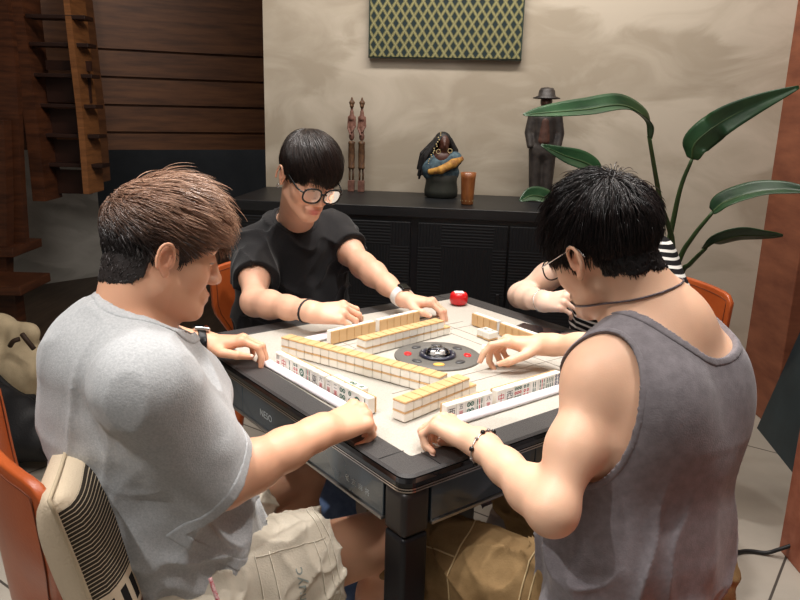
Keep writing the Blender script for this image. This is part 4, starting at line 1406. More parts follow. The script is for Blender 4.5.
def strands(head, n, roots_of, flow, length, rad, color, layer=(.002, .016), c=(0, -.012, .045), r=(.076, .098, .085), width=.0008, seg=9, grav=.10, jit=.16, lift=.35, seed=3, lay=None):
    """Hair as thousands of fine tapered tubes in the head's own frame. Returns verts, quads, colours."""
    rg = np.random.default_rng(seed); c = np.asarray(c); r = np.asarray(r)
    roots = []
    p, nm = roots_of(n, rg)
    L = length(p) * (0.75 + .5 * rg.random(n)); off = layer[0] + (layer[1] - layer[0]) * rg.random(n) ** 1.3
    if lay is not None: off = off * lay(p)
    g = head.R @ np.array([0, 0, -1.0])
    flow0 = flow
    def flow(q):
        f = flow0(q); e = (q - c) / r ** 2; e = e / (np.linalg.norm(e, axis=1)[:, None] + 1e-9)
        f = f - e * np.maximum(0, (f * e).sum(1))[:, None]
        return f / (np.linalg.norm(f, axis=1)[:, None] + 1e-9)
    d = flow(p); d = d * (1 - lift) + nm * lift + rg.normal(size=(n, 3)) * jit
    d /= np.linalg.norm(d, axis=1)[:, None]
    clump = rg.normal(size=(n, 3)) * .0
    P = [p]
    for s in range(seg - 1):
        t = (s + 1) / (seg - 1)
        q = P[-1] + d * (L / (seg - 1))[:, None]
        e = (q - c) / r; k = np.linalg.norm(e, axis=1)
        mn = 1 + off / .085 * (1 - (1 - min(1, t * 2.5)) ** 2) * (1.0 - .45 * t * t)
        push = (k < mn) & (p[:, 2] > -.012)
        q[push] = c + (q[push] - c) * (mn[push] / k[push])[:, None]
        P.append(q)
        wv = np.stack([noise3(q, 60), noise3(q + 9, 60), noise3(q + 21, 60)], 1)
        d = d * 1.0 + flow(q) * .30 + g * grav + wv * jit * .55
        d /= np.linalg.norm(d, axis=1)[:, None]
    P = np.stack(P, 1)                                     # n, seg, 3
    T = np.gradient(P, axis=1); T /= np.linalg.norm(T, axis=2, keepdims=True) + 1e-9
    e = (P - c) / r ** 2; e /= np.linalg.norm(e, axis=2, keepdims=True)
    B = np.cross(T, e); B /= np.linalg.norm(B, axis=2, keepdims=True) + 1e-9
    Nn = np.cross(B, T)
    w = width * (0.7 + .6 * rg.random(n))[:, None] * np.array([.8, 1, 1, 1, .95, .9, .8, .6, .2])[None, :seg]
    V = np.stack([P + B * w[..., None], P - B * w[..., None] * .5 + Nn * w[..., None] * .87, P - B * w[..., None] * .5 - Nn * w[..., None] * .87], 2)
    V = V.reshape(-1, 3)
    i = np.arange(n)[:, None, None] * seg * 3; s = np.arange(seg - 1)[None, :, None] * 3; kx = np.arange(3)[None, None, :]
    a = i + s + kx; b = i + s + (kx + 1) % 3
    Q = np.stack([a, b, b + 3, a + 3], -1).reshape(-1, 4)
    col = color(np.repeat(p, seg, 0), np.tile(np.linspace(0, 1, seg), n), np.repeat(rg.random(n), seg))
    col = np.repeat(col, 3, 0)
    return V * head.k @ head.R + head.o, Q, col


def hair_obj(head, parent, m, capz, cap_c, cap_r, capcol, disp=None, under=None, **kw):
    """Scalp cap plus strands, one mesh. capz(local) > 0 inside the hairline."""
    cap = Grp([head.ell(cap_c, cap_r), under], .004) if under is not None else head.ell(cap_c, cap_r)
    def fn(P, d):
        L = head.loc(P)
        d = np.maximum(d - np.where(L[:, 2] < -.0, .0022, .001), -(capz(L) + .005 * noise3(L, (170, 170, 60))) * head.k)
        return d + (disp(L) if disp else 0)
    V1, Q1 = surface(Fn(cap, fn), .003)
    def roots_of(n, rg):
        a, b, c_ = V1[Q1[:, 0]], V1[Q1[:, 1]], V1[Q1[:, 2]]
        cn = np.cross(b - a, c_ - a); ar = np.linalg.norm(cn, axis=1) + 1e-12
        mid = head.loc((a + c_) / 2); out = cn / ar[:, None] @ head.R.T
        rad = mid - np.array([0, -.015, .02]); ok = ((out * rad).sum(1) > .3 * np.linalg.norm(rad, axis=1)) & (capz(mid) > .0005)
        w = ar * ok; ix = rg.choice(len(Q1), n, p=w / w.sum())
        f = rg.random((n, 2))
        p = head.loc(a[ix] + (b[ix] - a[ix]) * f[:, :1] + (V1[Q1[ix, 3]] - a[ix]) * f[:, 1:])
        return p, out[ix]
    V2, Q2, C2 = strands(head, roots_of=roots_of, **kw)
    C1 = capcol(head.loc(V1))
    return link('hair', np_mesh('hair', np.concatenate([V1, V2]), np.concatenate([Q1, Q2 + len(V1)]), np.concatenate([C1, C2])), parent, m, True)


M_skin = tint_mat('skin', .46, sss=.12, bump=.06, bscale=420, spec=.42)
M_hair = tint_mat('hair_strands', .32, spec=.38)
M_nail = mat('nail', rgb(232, 190, 172), .25)
M_lens = clear_mat('spectacle_lens')
M_frame_blk = mat('black_spectacle_frame', rgb(14, 14, 16), .22)
M_steel = mat('bright_steel', rgb(205, 205, 205), .2, metal=1.0)
HB = 0.0027
HC = 0.0046      # clothing surface step


def skin_color(heads, base, lip, hands=(), stubble=0.0):
    head = heads
    def fn(V):
        C = np.tile(np.asarray(base, float), (len(V), 1)) * (1 + .06 * noise3(V, 18)[:, None] + .03 * noise3(V, 70)[:, None])
        L = head.loc(V); near = np.linalg.norm(L - np.array([0, 0, 0]), axis=1) < .16
        if near.any():
            C[near] = head.tint(V[near], base, lip, stubble=stubble)[0]
        red = np.asarray(base) * np.array([1.0, .70, .64])
        for h in hands:
            for J in h['joints']:
                for q, r, s in ((J[0], .011, .45), (J[1], .009, .40), (J[3], .010, .55)):
                    w = (s * np.exp(-((V - q) ** 2).sum(1) / r ** 2))[:, None]; C = C * (1 - w) + red * w
            q = h['thumb'][3]; w = (.5 * np.exp(-((V - q) ** 2).sum(1) / .012 ** 2))[:, None]; C = C * (1 - w) + red * w
        return C
    return fn


def nails(h, parent, skip=()):
    """A nail on the back of each finger tip."""
    k = h['k']
    for i, J in enumerate(h['joints'] + [h['thumb']]):
        if i in skip: continue
        d = nrm(J[3] - J[2]); prev = nrm(J[2] - J[1])
        up = np.cross(np.cross(d, h['x'] if i < 4 else h['f']), d)
        if i < 4:
            up = np.cross(h['x'], d); up = up if up @ (h['z'] + .6 * h['f']) > 0 or True else -up
            side = 1 if np.cross(h['x'], h['f']) @ h['z'] > 0 else -1
            up = nrm(np.cross(h['x'], d)) * side
            r = .0066
        else:
            up = nrm(h['z'] * .75 + h['x'] * .65 - d * ((h['z'] * .75 + h['x'] * .65) @ d)); r = .0078
        sd = np.cross(d, up); c = J[3] + up * r * k * .62 + d * .001
        V, Q = surface(ell(c, np.array([.0050, .0066, .0022]) * k, np.stack([sd, d, up])), .0011)
        link('nail', np_mesh('nail', V, Q), parent, M_nail, True)


def edge_band(name, cloth, hole, width, grow, m, parent, h=.0027):
    """The ribbed band of cloth round an opening cut by hole."""
    def fn(P, d):
        e = hole.ev(P)
        if e is None: return np.full(len(P), 1.0)
        return np.maximum(np.maximum(d - grow, e - width), -e + .0008)
    return sdf_obj(name, Fn(cloth, fn), h, m, parent, slack=.02)


def collar(name, pts, r, m, parent):
    return tube(name, pts, r, m, parent, 8, closed=True, world=True)


def ellipse_pts(c, a, b, n=36):
    return [np.asarray(c) + a * math.cos(t) + b * math.sin(t) for t in np.linspace(0, 2 * math.pi, n + 1)[:-1]]


def specs(head, parent, m, lens_w=.024, lens_h=.020, rim=.0016, y=.112, z=.004, temple_m=None, lower_m=None, pinch=.9):
    g = link('glasses', pymesh('glasses', *tube_data([head.w((-.010, y + .002, z + .006)), head.w((0, y + .004, z + .009)), head.w((.010, y + .002, z + .006))], rim * head.k, 8)), parent, m, True, smooth=True)
    for sx in (-1, 1):
        P = []
        for t in np.linspace(0, 2 * math.pi, 41)[:-1]:
            cx = abs(math.cos(t)) ** pinch * (1 if math.cos(t) > 0 else -1); cz = abs(math.sin(t)) ** pinch * (1 if math.sin(t) > 0 else -1)
            xx = sx * .0335 + lens_w * cx
            P.append(head.w((xx, y - .22 * max(0, abs(xx) - .035), z + lens_h * cz)))
        tube('lens_rim', P, rim * head.k, lower_m or m, g, 8, closed=True, world=True)
        V = P + [head.w((sx * .0335, y, z))]
        F = [(i, (i + 1) % 40, 40) for i in range(40)]
        ln = link('lens', pymesh('lens', V, F), g, M_lens, True, smooth=True)
        tube('temple', smooth_path([head.w((sx * (.0335 + lens_w), y - .004, z + .008)), head.w((sx * .0745, .086, z + .010)), head.w((sx * .081, .02, .022)), head.w((sx * .083, -.010, .026)), head.w((sx * .082, -.026, .006))], 6),
             rim * head.k, temple_m or m, g, 8, world=True)
    return g


def shoe(an, foot, m, parent):
    an = np.asarray(an, float); foot = np.asarray(foot, float); d = nrm((foot - an) * np.array([1, 1, 0]))
    s = np.cross(EZ, d); b = an * np.array([1, 1, 0])
    n = Grp([cone(b - d * .045 + EZ * .040, b + d * .10 + EZ * .032, .036, .034, (s, 1.05)), cone(b + d * .10 + EZ * .030, b + d * .175 + EZ * .024, .038, .026, (s, 1.2)), cone(b + EZ * .05, b + EZ * .095, .045, .043)], .03)
    n = plane_cut(plane_cut(n, b + EZ * .0015, -EZ), b + EZ * .10, EZ)
    return sdf_obj('shoe', n, .005, m, parent)

# ------------------------------------------------------------------ A: man in the grey t-shirt, left
M_greytee = mat('heather_grey_jersey', rgb(186, 187, 188), .92, color2=rgb(166, 168, 170), vscale=260, bump=.22, bscale=420, spec=.2, sheen=.25)
M_shorts = mat('pale_cargo_cotton', rgb(208, 198, 180), .85, var=.05, vscale=40, bump=.2, bscale=300, spec=.2)
M_stitch = mat('pale_stitching', rgb(226, 218, 202), .8)


def build_left_man():
    A = empty('person', tw(-.80, -.12, 0), 'man in grey t-shirt and pale cargo shorts arranging tiles with both hands at left', 'person')
    base = rgb(224, 170, 138); lip = rgb(190, 110, 100)
    H_ = Head((-.410, 1.241, 1.117), 27, 15, 4, .94)
    lat = nrm(E2 * 1.0 - E1 * .10)
    sp = [tw(-.80, -.12, .52), tw(-.808, -.12, .68), tw(-.803, -.13, .86), tw(-.82, -.135, .935)]
    c7 = tw(-.815, -.135, 1.035)
    shR, shL = np.array([-.378, 1.045, .955]), tw(-.815, .020, .930)
    elR, wrR = np.array([-.286, 1.11, .765]), np.array([-.130, 1.248, .802])
    elL, wrL = tw(-.70, .30, .845), np.array([-.462, 1.698, .812])
    hR = hand(wrR, (.74, .66, .10), (.08, -.22, .95), 'R', [(58, 62, 35), (62, 66, 40), (66, 68, 40), (70, 70, 40)], (2, 0, -2, -5),
              [(.018, .016, -.008), (.036, .046, -.022), (.034, .070, -.034), (.018, .086, -.040)], 1.0)
    hL = hand(wrL, (.95, .10, .08), (.05, .12, .95), 'L', [(28, 46, 28), (30, 48, 30), (34, 50, 30), (40, 50, 30)], (6, 0, -6, -12),
              [(.020, .016, -.008), (.050, .040, -.018), (.058, .078, -.026), (.050, .106, -.034)], 1.0)
    hipR, hipL = tw(-.79, -.225, .505), tw(-.79, -.015, .505)
    knR, knL = tw(-.355, -.315, .53), tw(-.37, .065, .51)
    anR, anL = tw(-.46, -.30, .09), tw(-.42, .07, .09)
    ftR, ftL = tw(-.32, -.32, .03), tw(-.28, .08, .03)
    aR, aL = arm(shR, elR, wrR, hR['x']), arm(shL, elL, wrL, hL['x'])
    neck = Grp([cone(c7 - EZ * .03, H_.w((0, -.028, -.035)), .055, .050), cone(c7 - EZ * .02, H_.w((0, -.043, -.02)), .048, .043), cone(c7 + np.array([.035, .018, -.04]), H_.w((0, .004, -.055)), .041, .037)], .03)
    body = Grp([Grp([H_.node(), neck], .022), spine_node(sp, lat, [.105, .095, .10, .070], [.15, .14, .155, .13]), cone(c7 - EZ * .05, shR, .048, .045), cone(c7 - EZ * .05, shL, .048, .045),
                leg(hipR, knR, anR, ftR), leg(hipL, knL, anL, ftL)], .03)
    armR, armL = Grp([aR, hR['node']], .012), Grp([aL, hL['node']], .012)
    body = Grp([body, armR, armL], .02)
    body = sit(body, sp[0])
    sdf_obj('body', body, HB, M_skin, A, skin_color(H_, base, lip, (hR, hL), .12))
    # hair: dyed light brown on top, dark and short at the nape
    def capz(L):
        y = L[:, 1]
        zl = np.interp(y, [-.12, -.085, -.05, -.030, -.022, .012, .022, .034, .050, .075, .12], [-.062, -.062, -.056, -.034, .028, .034, -.008, .004, .030, .062, .070])
        return np.where(np.abs(L[:, 0]) < .045, L[:, 2] - np.interp(y, [-.12, -.07, .0, .075, .12], [-.066, -.062, .03, .064, .072]), L[:, 2] - zl)
    br, dk, hi = np.array(rgb(132, 98, 80)), np.array(rgb(48, 43, 42)), np.array(rgb(206, 166, 138))
    def base_mix(L):
        t = np.clip((L[:, 2] - .012 + .28 * L[:, 1]) / .06, 0, 1)[:, None]
        return dk * (1 - t) + br * t
    def col(p, t, rnd):
        c = base_mix(p); k = (np.clip((p[:, 2] - .03 + .2 * p[:, 1]) / .06, 0, 1) * np.clip(t * 1.2, 0, 1) * rnd)[:, None] * .75
        c = c * (1 - k) + hi * k
        g = ((rnd > .93) * (p[:, 2] < .05))[:, None]
        return c * (1 - g) + np.array(rgb(120, 116, 116)) * g
    crown = np.array([.01, -.075, .11])
    def flow(p):
        d = p - crown; d = d / (np.linalg.norm(d, axis=1)[:, None] + .02)
        f = d * .6 + np.array([.12, .80, .10])
        low = np.clip((.035 - p[:, 2]) / .05, 0, 1)[:, None]
        f = f * (1 - low) + np.array([0, -.25, -.9]) * low
        return f / (np.linalg.norm(f, axis=1)[:, None] + 1e-9)
    hair_obj(H_, A, M_hair, capz, under=Grp([H_.node(False), neck], .022), cap_c= (0, .004, .048), cap_r=(.0768, .086, .088), capcol=base_mix, disp=lambda L: .0015 * noise3(L, (120, 40, 40)),
             n=11000, flow=flow, length=lambda p: np.interp(p[:, 2], [-.06, -.02, .01, .04, .08, .13], [.008, .010, .016, .030, .056, .072]) + .005 * (p[:, 1] > .045), rad=None, color=col,
             layer=(.001, .019), width=.00075, grav=.03, jit=.21, lift=.30, seed=6, lay=lambda p: np.interp(p[:, 1], [-.1, -.04, .04], [.2, .6, 1.25]) * np.interp(p[:, 2], [.02, .08], [.45, 1.0]))
    # t-shirt: boxy, elbow-length sleeves
    hemR, hemL = shR + (elR - shR) * .97, shL + (elL - shL) * .80
    axR, axL = nrm(elR - shR), nrm(elL - shL)
    gR = nrm(axR + .35 * nrm(wrR - elR)); 
    slR = plane_cut(Grp([cone(shR - axR * .02, hemR + axR * .06, .054, .075, (nrm(np.cross(axR, lat)), 1.12)), ell(shR, (.056, .056, .054))], .03), hemR, gR)
    slL = plane_cut(cone(shL - axL * .02, hemL + axL * .06, .072, .076), hemL, axL)
    trunk = Grp([spine_node([tw(-.80, -.12, .475), sp[1], sp[2], sp[3]], lat, [.142, .136, .130, .088], [.195, .180, .168, .135], .06),
                 cone(c7 - EZ * .045, shR - EZ * .01, .060, .056), cone(c7 - EZ * .045, shL - EZ * .01, .060, .056), cone(c7 - EZ * .09 - E1 * .05, sp[2] - E1 * .04, .085, .10, (lat, 1.25))], .05)
    front = cone(tw(-.69, -.13, .56), tw(-.765, -.12, .76), .10, .085, (lat, 1.6))
    shirt = Grp([Grp([trunk, front], .05), slR, slL], .055)
    arm_pit = (shR + elR) / 2 + E2 * .06 - EZ * .03
    def drape(P, d):
        a = folds(P, elR - shR + lat * .3, 3.5, 9, .006) + folds(P + 3.1, (.25, .1, 1), 4, 14, .005) + .0016 * noise3(P, 34) * np.clip((1.0 - P[:, 2]) / .15, 0, 1)
        a = a + folds(P + 7.7, lat + EZ * .3, 4, 17, .010) * np.clip((.80 - P[:, 2]) / .12, 0, 1)
        return d + a + .003 * noise3(P, 7) + .002
    shirt = Fn(shirt, drape)
    shirt = plane_cut(shirt, tw(-.8, -.12, .478), (0, 0, -1))
    cav = Grp([plane_cut(cone(shR + axR * .10, elR + axR * .10, .048, .059), shR + axR * .12, -axR) , plane_cut(cone(shL + axL * .1, elL + axL * .10, .055, .062), shL + axL * .1, -axL)], 0)
    nc = c7 * .75 + H_.w((0, 0, -.06)) * .25 + np.array([.008, .004, -.026])
    nax = nrm(nrm(H_.w((0, -.02, -.03)) - c7 + np.array([-.03, -.02, .06])) + .52 * np.array([.89, .45, 0]) - .15 * E2)
    nc = nc - nax * .020 + np.array([.012, .004, 0]); nhole = cone(nc - nax * .05, nc + nax * .12, .070, .092)
    shirt0 = Sub(shirt, cav, .004)
    shirt = Sub(shirt0, nhole, .006)
    so = sdf_obj('tshirt', shirt, HC, M_greytee, A, slack=.02)
    edge_band('collar', shirt0, nhole, .017, .0022, M_greytee, so)
    edge_band('sleeve_hem', shirt0, plane_cut(cone(hemR - gR * .02, hemR + gR * .12, .098, .098), hemR, -gR), .020, .0012, M_greytee, so)
    # shorts
    def cut_leg(h, kn_, m):
        ax = nrm(kn_ - h); hem = h + (kn_ - h) * .64
        n = plane_cut(cone(h, hem + ax * .08, .098 * m, .086 * m, (nrm(np.cross(ax, EZ)), 1.12)), hem, ax)
        return n, cone(h + (kn_ - h) * .42, hem + ax * .1, .072, .078), hem, ax
    lr, cr_, hmR, aR_ = cut_leg(hipR, knR, 1.0); ll, cl_, hmL, aL_ = cut_leg(hipL, knL, 1.0)
    sh = Grp([cone(hipR, hipL, .125, .125), lr, ll], .03)
    sh = Fn(sh, lambda P, d: d + folds(P, knR - hipR + EZ * .4, 7, 22, .009) + folds(P + 5, lat, 6, 24, .007) + .003 * noise3(P, 22) + .002)
    sh = Sub(sh, Grp([cr_, cl_], 0), .004)
    sh = sit(sh, sp[0])
    sho = sdf_obj('shorts', sh, HC, M_shorts, A, slack=.015)
    # cargo pocket on the outer right thigh with stitched flap and print
    sd = nrm(np.cross(aR_, EZ)); sd = sd if sd @ (-E2) > 0 else -sd
    upv = np.cross(sd, aR_); upv = upv if upv[2] > 0 else -upv
    def on_thigh(t, ang, g=.002):
        p = hipR + (knR - hipR) * t; dv = sd * math.cos(ang) + upv * math.sin(ang)
        for rr in np.linspace(.13, .06, 60):
            q = p + dv * rr
            if sh.ev(q[None])[0] < 0: return q + dv * g
        return p + dv * .09
    for pts in ([on_thigh(t, .95) for t in np.linspace(.30, .60, 20)], [on_thigh(.30, a) for a in np.linspace(-.9, 1.0, 16)], [on_thigh(.36, a) for a in np.linspace(-.9, 1.0, 16)],
                [on_thigh(.55, a) for a in np.linspace(-.9, .95, 16)], [on_thigh(.615, a, .0015) for a in np.linspace(-1.2, 2.6, 26)], [on_thigh(.59, a, .0015) for a in np.linspace(-1.2, 2.6, 26)]):
        tube('seam', pts, .0009, M_stitch, sho, 6, world=True)
    V, F = text_mesh('huyc', .030)
    W = [on_thigh(.455 + p[1] * -2.0, .28 + p[0] * 11, .0015) for p in V]
    link('pocket_print', pymesh('pocket_print', W, F), sho, mat('grey_print', rgb(150, 158, 152), .7), True)
    cordp = at(212, 583, 0.985)
    P_ = smooth_path([at(210, 578, 1.0), at(214, 590, .995), at(219, 604, .99), at(222, 620, .985)], 5)
    tube('drawcord', P_, .0034, mat('red_white_cord', rgb(178, 34, 48), .7, color2=rgb(226, 196, 196), vscale=240), sho, 8, world=True)
    for an_, ft_ in ((anR, ftR), (anL, ftL)): shoe(an_, ft_, mat('dark_shoe', rgb(40, 40, 44), .6), A)
    # watch on the left wrist
    fa = nrm(wrL - elL); cw = wrL - fa * .016
    wt = band(armL, cw, fa, .020, .0035, 'watch', mat('black_link_strap', rgb(24, 25, 28), .3, metal=.5, bump=.4, bscale=110), A)
    up = hL['z']; up = nrm(up - fa * (up @ fa)); side = np.cross(up, fa)
    topd = 0
    for rr in np.linspace(.05, .01, 60):
        if armL.ev((cw + up * rr)[None])[0] < 0: topd = rr; break
    R3 = Matrix(((side[0], fa[0], up[0]), (side[1], fa[1], up[1]), (side[2], fa[2], up[2])))
    bm = bmesh.new(); add_box(bm, cw + up * (topd + .0055), (.034, .038, .010), R3); bm_obj('watch_case', bm, M_steel, wt, True, bevel=.004, seg=3)
    bm = bmesh.new(); add_box(bm, cw + up * (topd + .0107), (.029, .033, .001), R3); bm_obj('watch_face', bm, mat('watch_glass', rgb(12, 12, 16), .05), wt, True)
    nails(hR, A); nails(hL, A)
    return A


# ------------------------------------------------------------------ B: man in the tank top, right
M_tank = mat('washed_grey_jersey', rgb(134, 128, 132), .9, color2=rgb(118, 112, 116), vscale=60, bump=.18, bscale=380, spec=.2, sheen=.2)
M_khaki = mat('khaki_trouser', rgb(150, 122, 84), .85, color2=rgb(126, 100, 66), vscale=18, bump=.2, bscale=300, spec=.2)
M_khst = mat('tan_stitching', rgb(196, 172, 130), .8)


def build_right_man():
    B = empty('person', tw(-.10, -.74, 0), 'man in grey tank top and glasses reaching across the table, back to the camera', 'person')
    base = rgb(232, 186, 156); lip = rgb(196, 120, 110)
    H_ = Head((.347, 1.235, 1.139), 123, 22, 6, .94)
    lat = nrm(E1 + E2 * .05)
    sp = [tw(-.155, -.70, .52), tw(-.15, -.715, .68), tw(-.125, -.715, .86), tw(-.115, -.705, .965)]
    c7 = tw(-.115, -.705, 1.045)
    shL, shR = np.array([.318, 1.118, .962]), tw(.012, -.655, .960)
    elL, wrL = np.array([.236, .997, .794]), np.array([.146, 1.213, .800])
    elR, wrR = np.array([.527, 1.545, .872]), np.array([.350, 1.722, .822])
    hL = hand(wrL, (-.70, .66, .14), (.25, .12, .95), 'L', [(46, 66, 36), (50, 70, 40), (54, 72, 40), (56, 72, 40)], (3, 0, -3, -6),
              [(.018, .016, -.008), (.036, .046, -.022), (.032, .070, -.036), (.014, .084, -.042)], 1.0)
    hR = hand(wrR, (-.92, .06, .06), (-.05, .10, .97), 'R', [(16, 36, 22), (40, 52, 34), (58, 60, 38), (64, 62, 38)], (8, 2, -3, -8),
              [(.020, .016, -.008), (.046, .046, -.022), (.052, .078, -.038), (.044, .102, -.050)], 1.0)
    hipL, hipR = tw(-.21, -.70, .505), tw(.0, -.70, .505)
    knL, knR = tw(-.345, -.31, .505), tw(.06, -.27, .505)
    anL, anR = tw(-.25, -.56, .09), tw(.06, -.46, .09)
    ftL, ftR = tw(-.27, -.43, .03), tw(.07, -.32, .03)
    aL, aR = arm(shL, elL, wrL, hL['x'], .83), arm(shR, elR, wrR, hR['x'], .87)
    neck = Grp([cone(c7 - EZ * .03, H_.w((0, -.030, -.03)), .052, .045), cone(c7 - EZ * .01, H_.w((0, -.043, -.015)), .045, .040), cone(c7 - E1 * .0 + E2 * .05 - EZ * .03, H_.w((0, .01, -.060)), .046, .039)], .03)
    trap = [cone(c7 - EZ * .005, shL + E1 * .05 + EZ * .02, .050, .046), cone(c7 - EZ * .010, shR - E1 * .05 + EZ * .015, .047, .044), cone(c7 - EZ * .03, shL, .05, .05), cone(c7 - EZ * .03, shR, .05, .05)]
    trunk = Grp([spine_node(sp, lat, [.112, .105, .112, .092], [.145, .140, .155, .145], .05),
                 ell(tw(-.205, -.765, .925), (.06, .06, .08)), ell(tw(-.055, -.765, .925), (.055, .06, .08))] + trap, .05)
    armL, armR = Grp([aL, hL['node']], .012), Grp([aR, hR['node']], .012)
    body = Grp([Grp([H_.node(), neck], .022), trunk, leg(hipL, knL, anL, ftL), leg(hipR, knR, anR, ftR)], .035)
    body = Grp([body, armL, armR], .028)
    body = sit(body, sp[0])
    sdf_obj('body', body, HB, M_skin, B, skin_color(H_, base, lip, (hR, hL), .10))
    # short black hair with a lighter reddish tuft at the crown
    def capz(L):
        y = L[:, 1]
        zl = np.interp(y, [-.12, -.085, -.05, -.030, -.022, .012, .020, .034, .055, .080, .12], [-.044, -.044, -.042, -.030, .028, .034, -.016, .0, .018, .040, .044])
        return np.where(np.abs(L[:, 0]) < .045, L[:, 2] - np.interp(y, [-.12, -.07, .0, .075, .12], [-.050, -.046, .03, .040, .046]), L[:, 2] - zl)
    dk, md, rd = np.array(rgb(24, 20, 21)), np.array(rgb(58, 46, 44)), np.array(rgb(190, 110, 70))
    def basec(L): return np.tile(dk, (len(L), 1))
    def col(p, t, rnd):
        k = (rnd ** 3 * .8)[:, None]; c = dk * (1 - k) + md * k
        r_ = (((p - np.array([.035, -.065, .105])) ** 2).sum(1) < .018 ** 2) & (t > .35)
        c[r_] = rd * (.6 + .5 * rnd[r_, None])
        return c
    crown = np.array([.0, -.060, .125])
    def flow(p):
        d = p - crown; d = d / (np.linalg.norm(d, axis=1)[:, None] + .015)
        sw = np.cross(np.tile([0, .3, .95], (len(p), 1)), d)
        f = d + sw * .25 + np.array([0, .15, 0])
        low = np.clip((.02 - p[:, 2]) / .05, 0, 1)[:, None]
        f = f * (1 - low) + np.array([0, -.1, -1.0]) * low
        return f / (np.linalg.norm(f, axis=1)[:, None] + 1e-9)
    hair_obj(H_, B, M_hair, capz, under=Grp([H_.node(False), neck], .022), cap_c= (0, -.003, .054), cap_r=(.0775, .090, .0945), capcol=basec, disp=lambda L: .0012 * noise3(L, 90) + .0016 * noise3(L, 320) * (L[:, 2] < .02),
             n=11000, flow=flow, length=lambda p: np.interp(p[:, 2], [-.06, -.02, .01, .04, .08, .13], [.009, .012, .018, .032, .044, .044]) + .010 * (p[:, 1] > .04), rad=None, color=col,
             lay=lambda p: np.interp(p[:, 2], [.02, .09], [.35, 1.3]), layer=(.001, .012), width=.00075, grav=.12, jit=.24, lift=.32, seed=9)
    specs(H_, B, M_frame_blk, .025, .019, .0014, z=.0, pinch=.85, temple_m=M_steel)
    # tank top
    tk = Grp([spine_node([tw(-.15, -.70, .47), sp[1], sp[2], sp[3]], lat, [.142, .128, .120, .098], [.184, .168, .165, .150], .05),
              ell(tw(-.205, -.765, .925), (.068, .068, .088)), ell(tw(-.055, -.765, .925), (.063, .068, .088))]
             + [cone(c7 - EZ * .005, shL + E1 * .05 + EZ * .02, .057, .053), cone(c7 - EZ * .010, shR - E1 * .05 + EZ * .015, .054, .051), cone(c7 - EZ * .03, shL, .056, .056), cone(c7 - EZ * .03, shR, .056, .056)], .05)
    def drape(P, d):
        lowk = np.clip((.86 - P[:, 2]) / .2, 0, 1)
        return d + folds(P, (.12, .05, 1), 3.0, 15, .013) * lowk + folds(P + 4, lat + EZ * .5, 5, 16, .012) * np.clip((.70 - P[:, 2]) / .1, 0, 1) + .003 * noise3(P, 11) + .001
    tk = Fn(tk, drape)
    tk = plane_cut(tk, tw(0, 0, .480), (0, 0, -1))
    holes = []
    for sh_, sgn in ((shL, -1), (shR, 1)):
        ax = nrm(E1 * sgn)
        c = sh_ + ax * .035 + EZ * -.035 - E2 * .018
        Rm = np.stack([ax, E2, EZ])
        holes.append(ell(c, (.090, .078, .125), Rm))
    ncol = ell(tw(-.100, -.705, 1.070), (.098, .132, .100), np.stack([E1, E2, EZ]))
    tk2 = Sub(Sub(tk, Grp(holes, 0), .003), ncol, .003)
    tko = sdf_obj('tank_top', tk2, .0031, M_tank, B, slack=.02)
    edge_band('neck_binding', Sub(tk, Grp(holes, 0), .003), ncol, .013, .0018, M_tank, tko)
    for hl in holes: edge_band('armhole_binding', Sub(tk, ncol, .003), hl, .010, .0016, M_tank, tko)
    # trousers
    tr = Grp([cone(hipL, hipR, .112, .112), cone(hipL, knL, .100, .074), cone(hipR, knR, .100, .078), cone(knL, anL + EZ * .02, .072, .064), cone(knR, anR + EZ * .02, .080, .066)], .035)
    tr = Fn(tr, lambda P, d: d + folds(P, knL - hipL + EZ * .3, 6, 20, .011) + folds(P + 5, lat, 6, 20, .010) + .003 * noise3(P, 20) + .002)
    tr = sit(tr, sp[0])
    tro = sdf_obj('trousers', tr, HC, M_khaki, B, slack=.02)
    sd = nrm(np.cross(knL - hipL, EZ)); sd = sd if sd @ (-E1) > 0 else -sd
    ax = nrm(knL - hipL); upv = np.cross(sd, ax); upv = upv if upv[2] > 0 else -upv
    def on_thigh(t, ang, g=.0015):
        p = hipL + (knL - hipL) * t; dv = sd * math.cos(ang) + upv * math.sin(ang)
        for rr in np.linspace(.15, .06, 70):
            q = p + dv * rr
            if tr.ev(q[None])[0] < 0: return q + dv * g
        return p + dv * .09
    for pts in ([on_thigh(.62, a) for a in np.linspace(-.8, 1.7, 22)], [on_thigh(t, .75) for t in np.linspace(.62, 1.0, 16)], [on_thigh(.28, a) for a in np.linspace(-.8, 1.6, 20)], [on_thigh(.24, a) for a in np.linspace(-.8, 1.6, 20)]):
        tube('seam', pts, .0016, M_khst, tro, 6, world=True)
    for an_, ft_ in ((anR, ftR), (anL, ftL)): shoe(an_, ft_, mat('brown_shoe', rgb(56, 42, 34), .6), B)
    # necklace: fine chain resting round the neck
    ring_ = []
    nc = c7 + E2 * .060 + EZ * .040; nax = nrm(nrm(H_.w((0, -.02, -.03)) - c7) * .75 + EZ)
    u_ = nrm(np.cross(nax, lat)); v_ = np.cross(nax, u_)
    for t in np.linspace(0, 2 * math.pi, 61)[:-1]:
        dv = u_ * math.cos(t) + v_ * math.sin(t)
        for rr in np.linspace(.02, .125, 106):
            if body.ev((nc + dv * rr)[None])[0] > .0012: ring_.append(nc + dv * rr); break
        else: ring_.append(nc + dv * .125)
    tube('necklace', ring_, .0018, mat('dark_silver_chain', rgb(120, 112, 118), .3, metal=.9, bump=1.0, bscale=500), B, 6, closed=True, world=True)
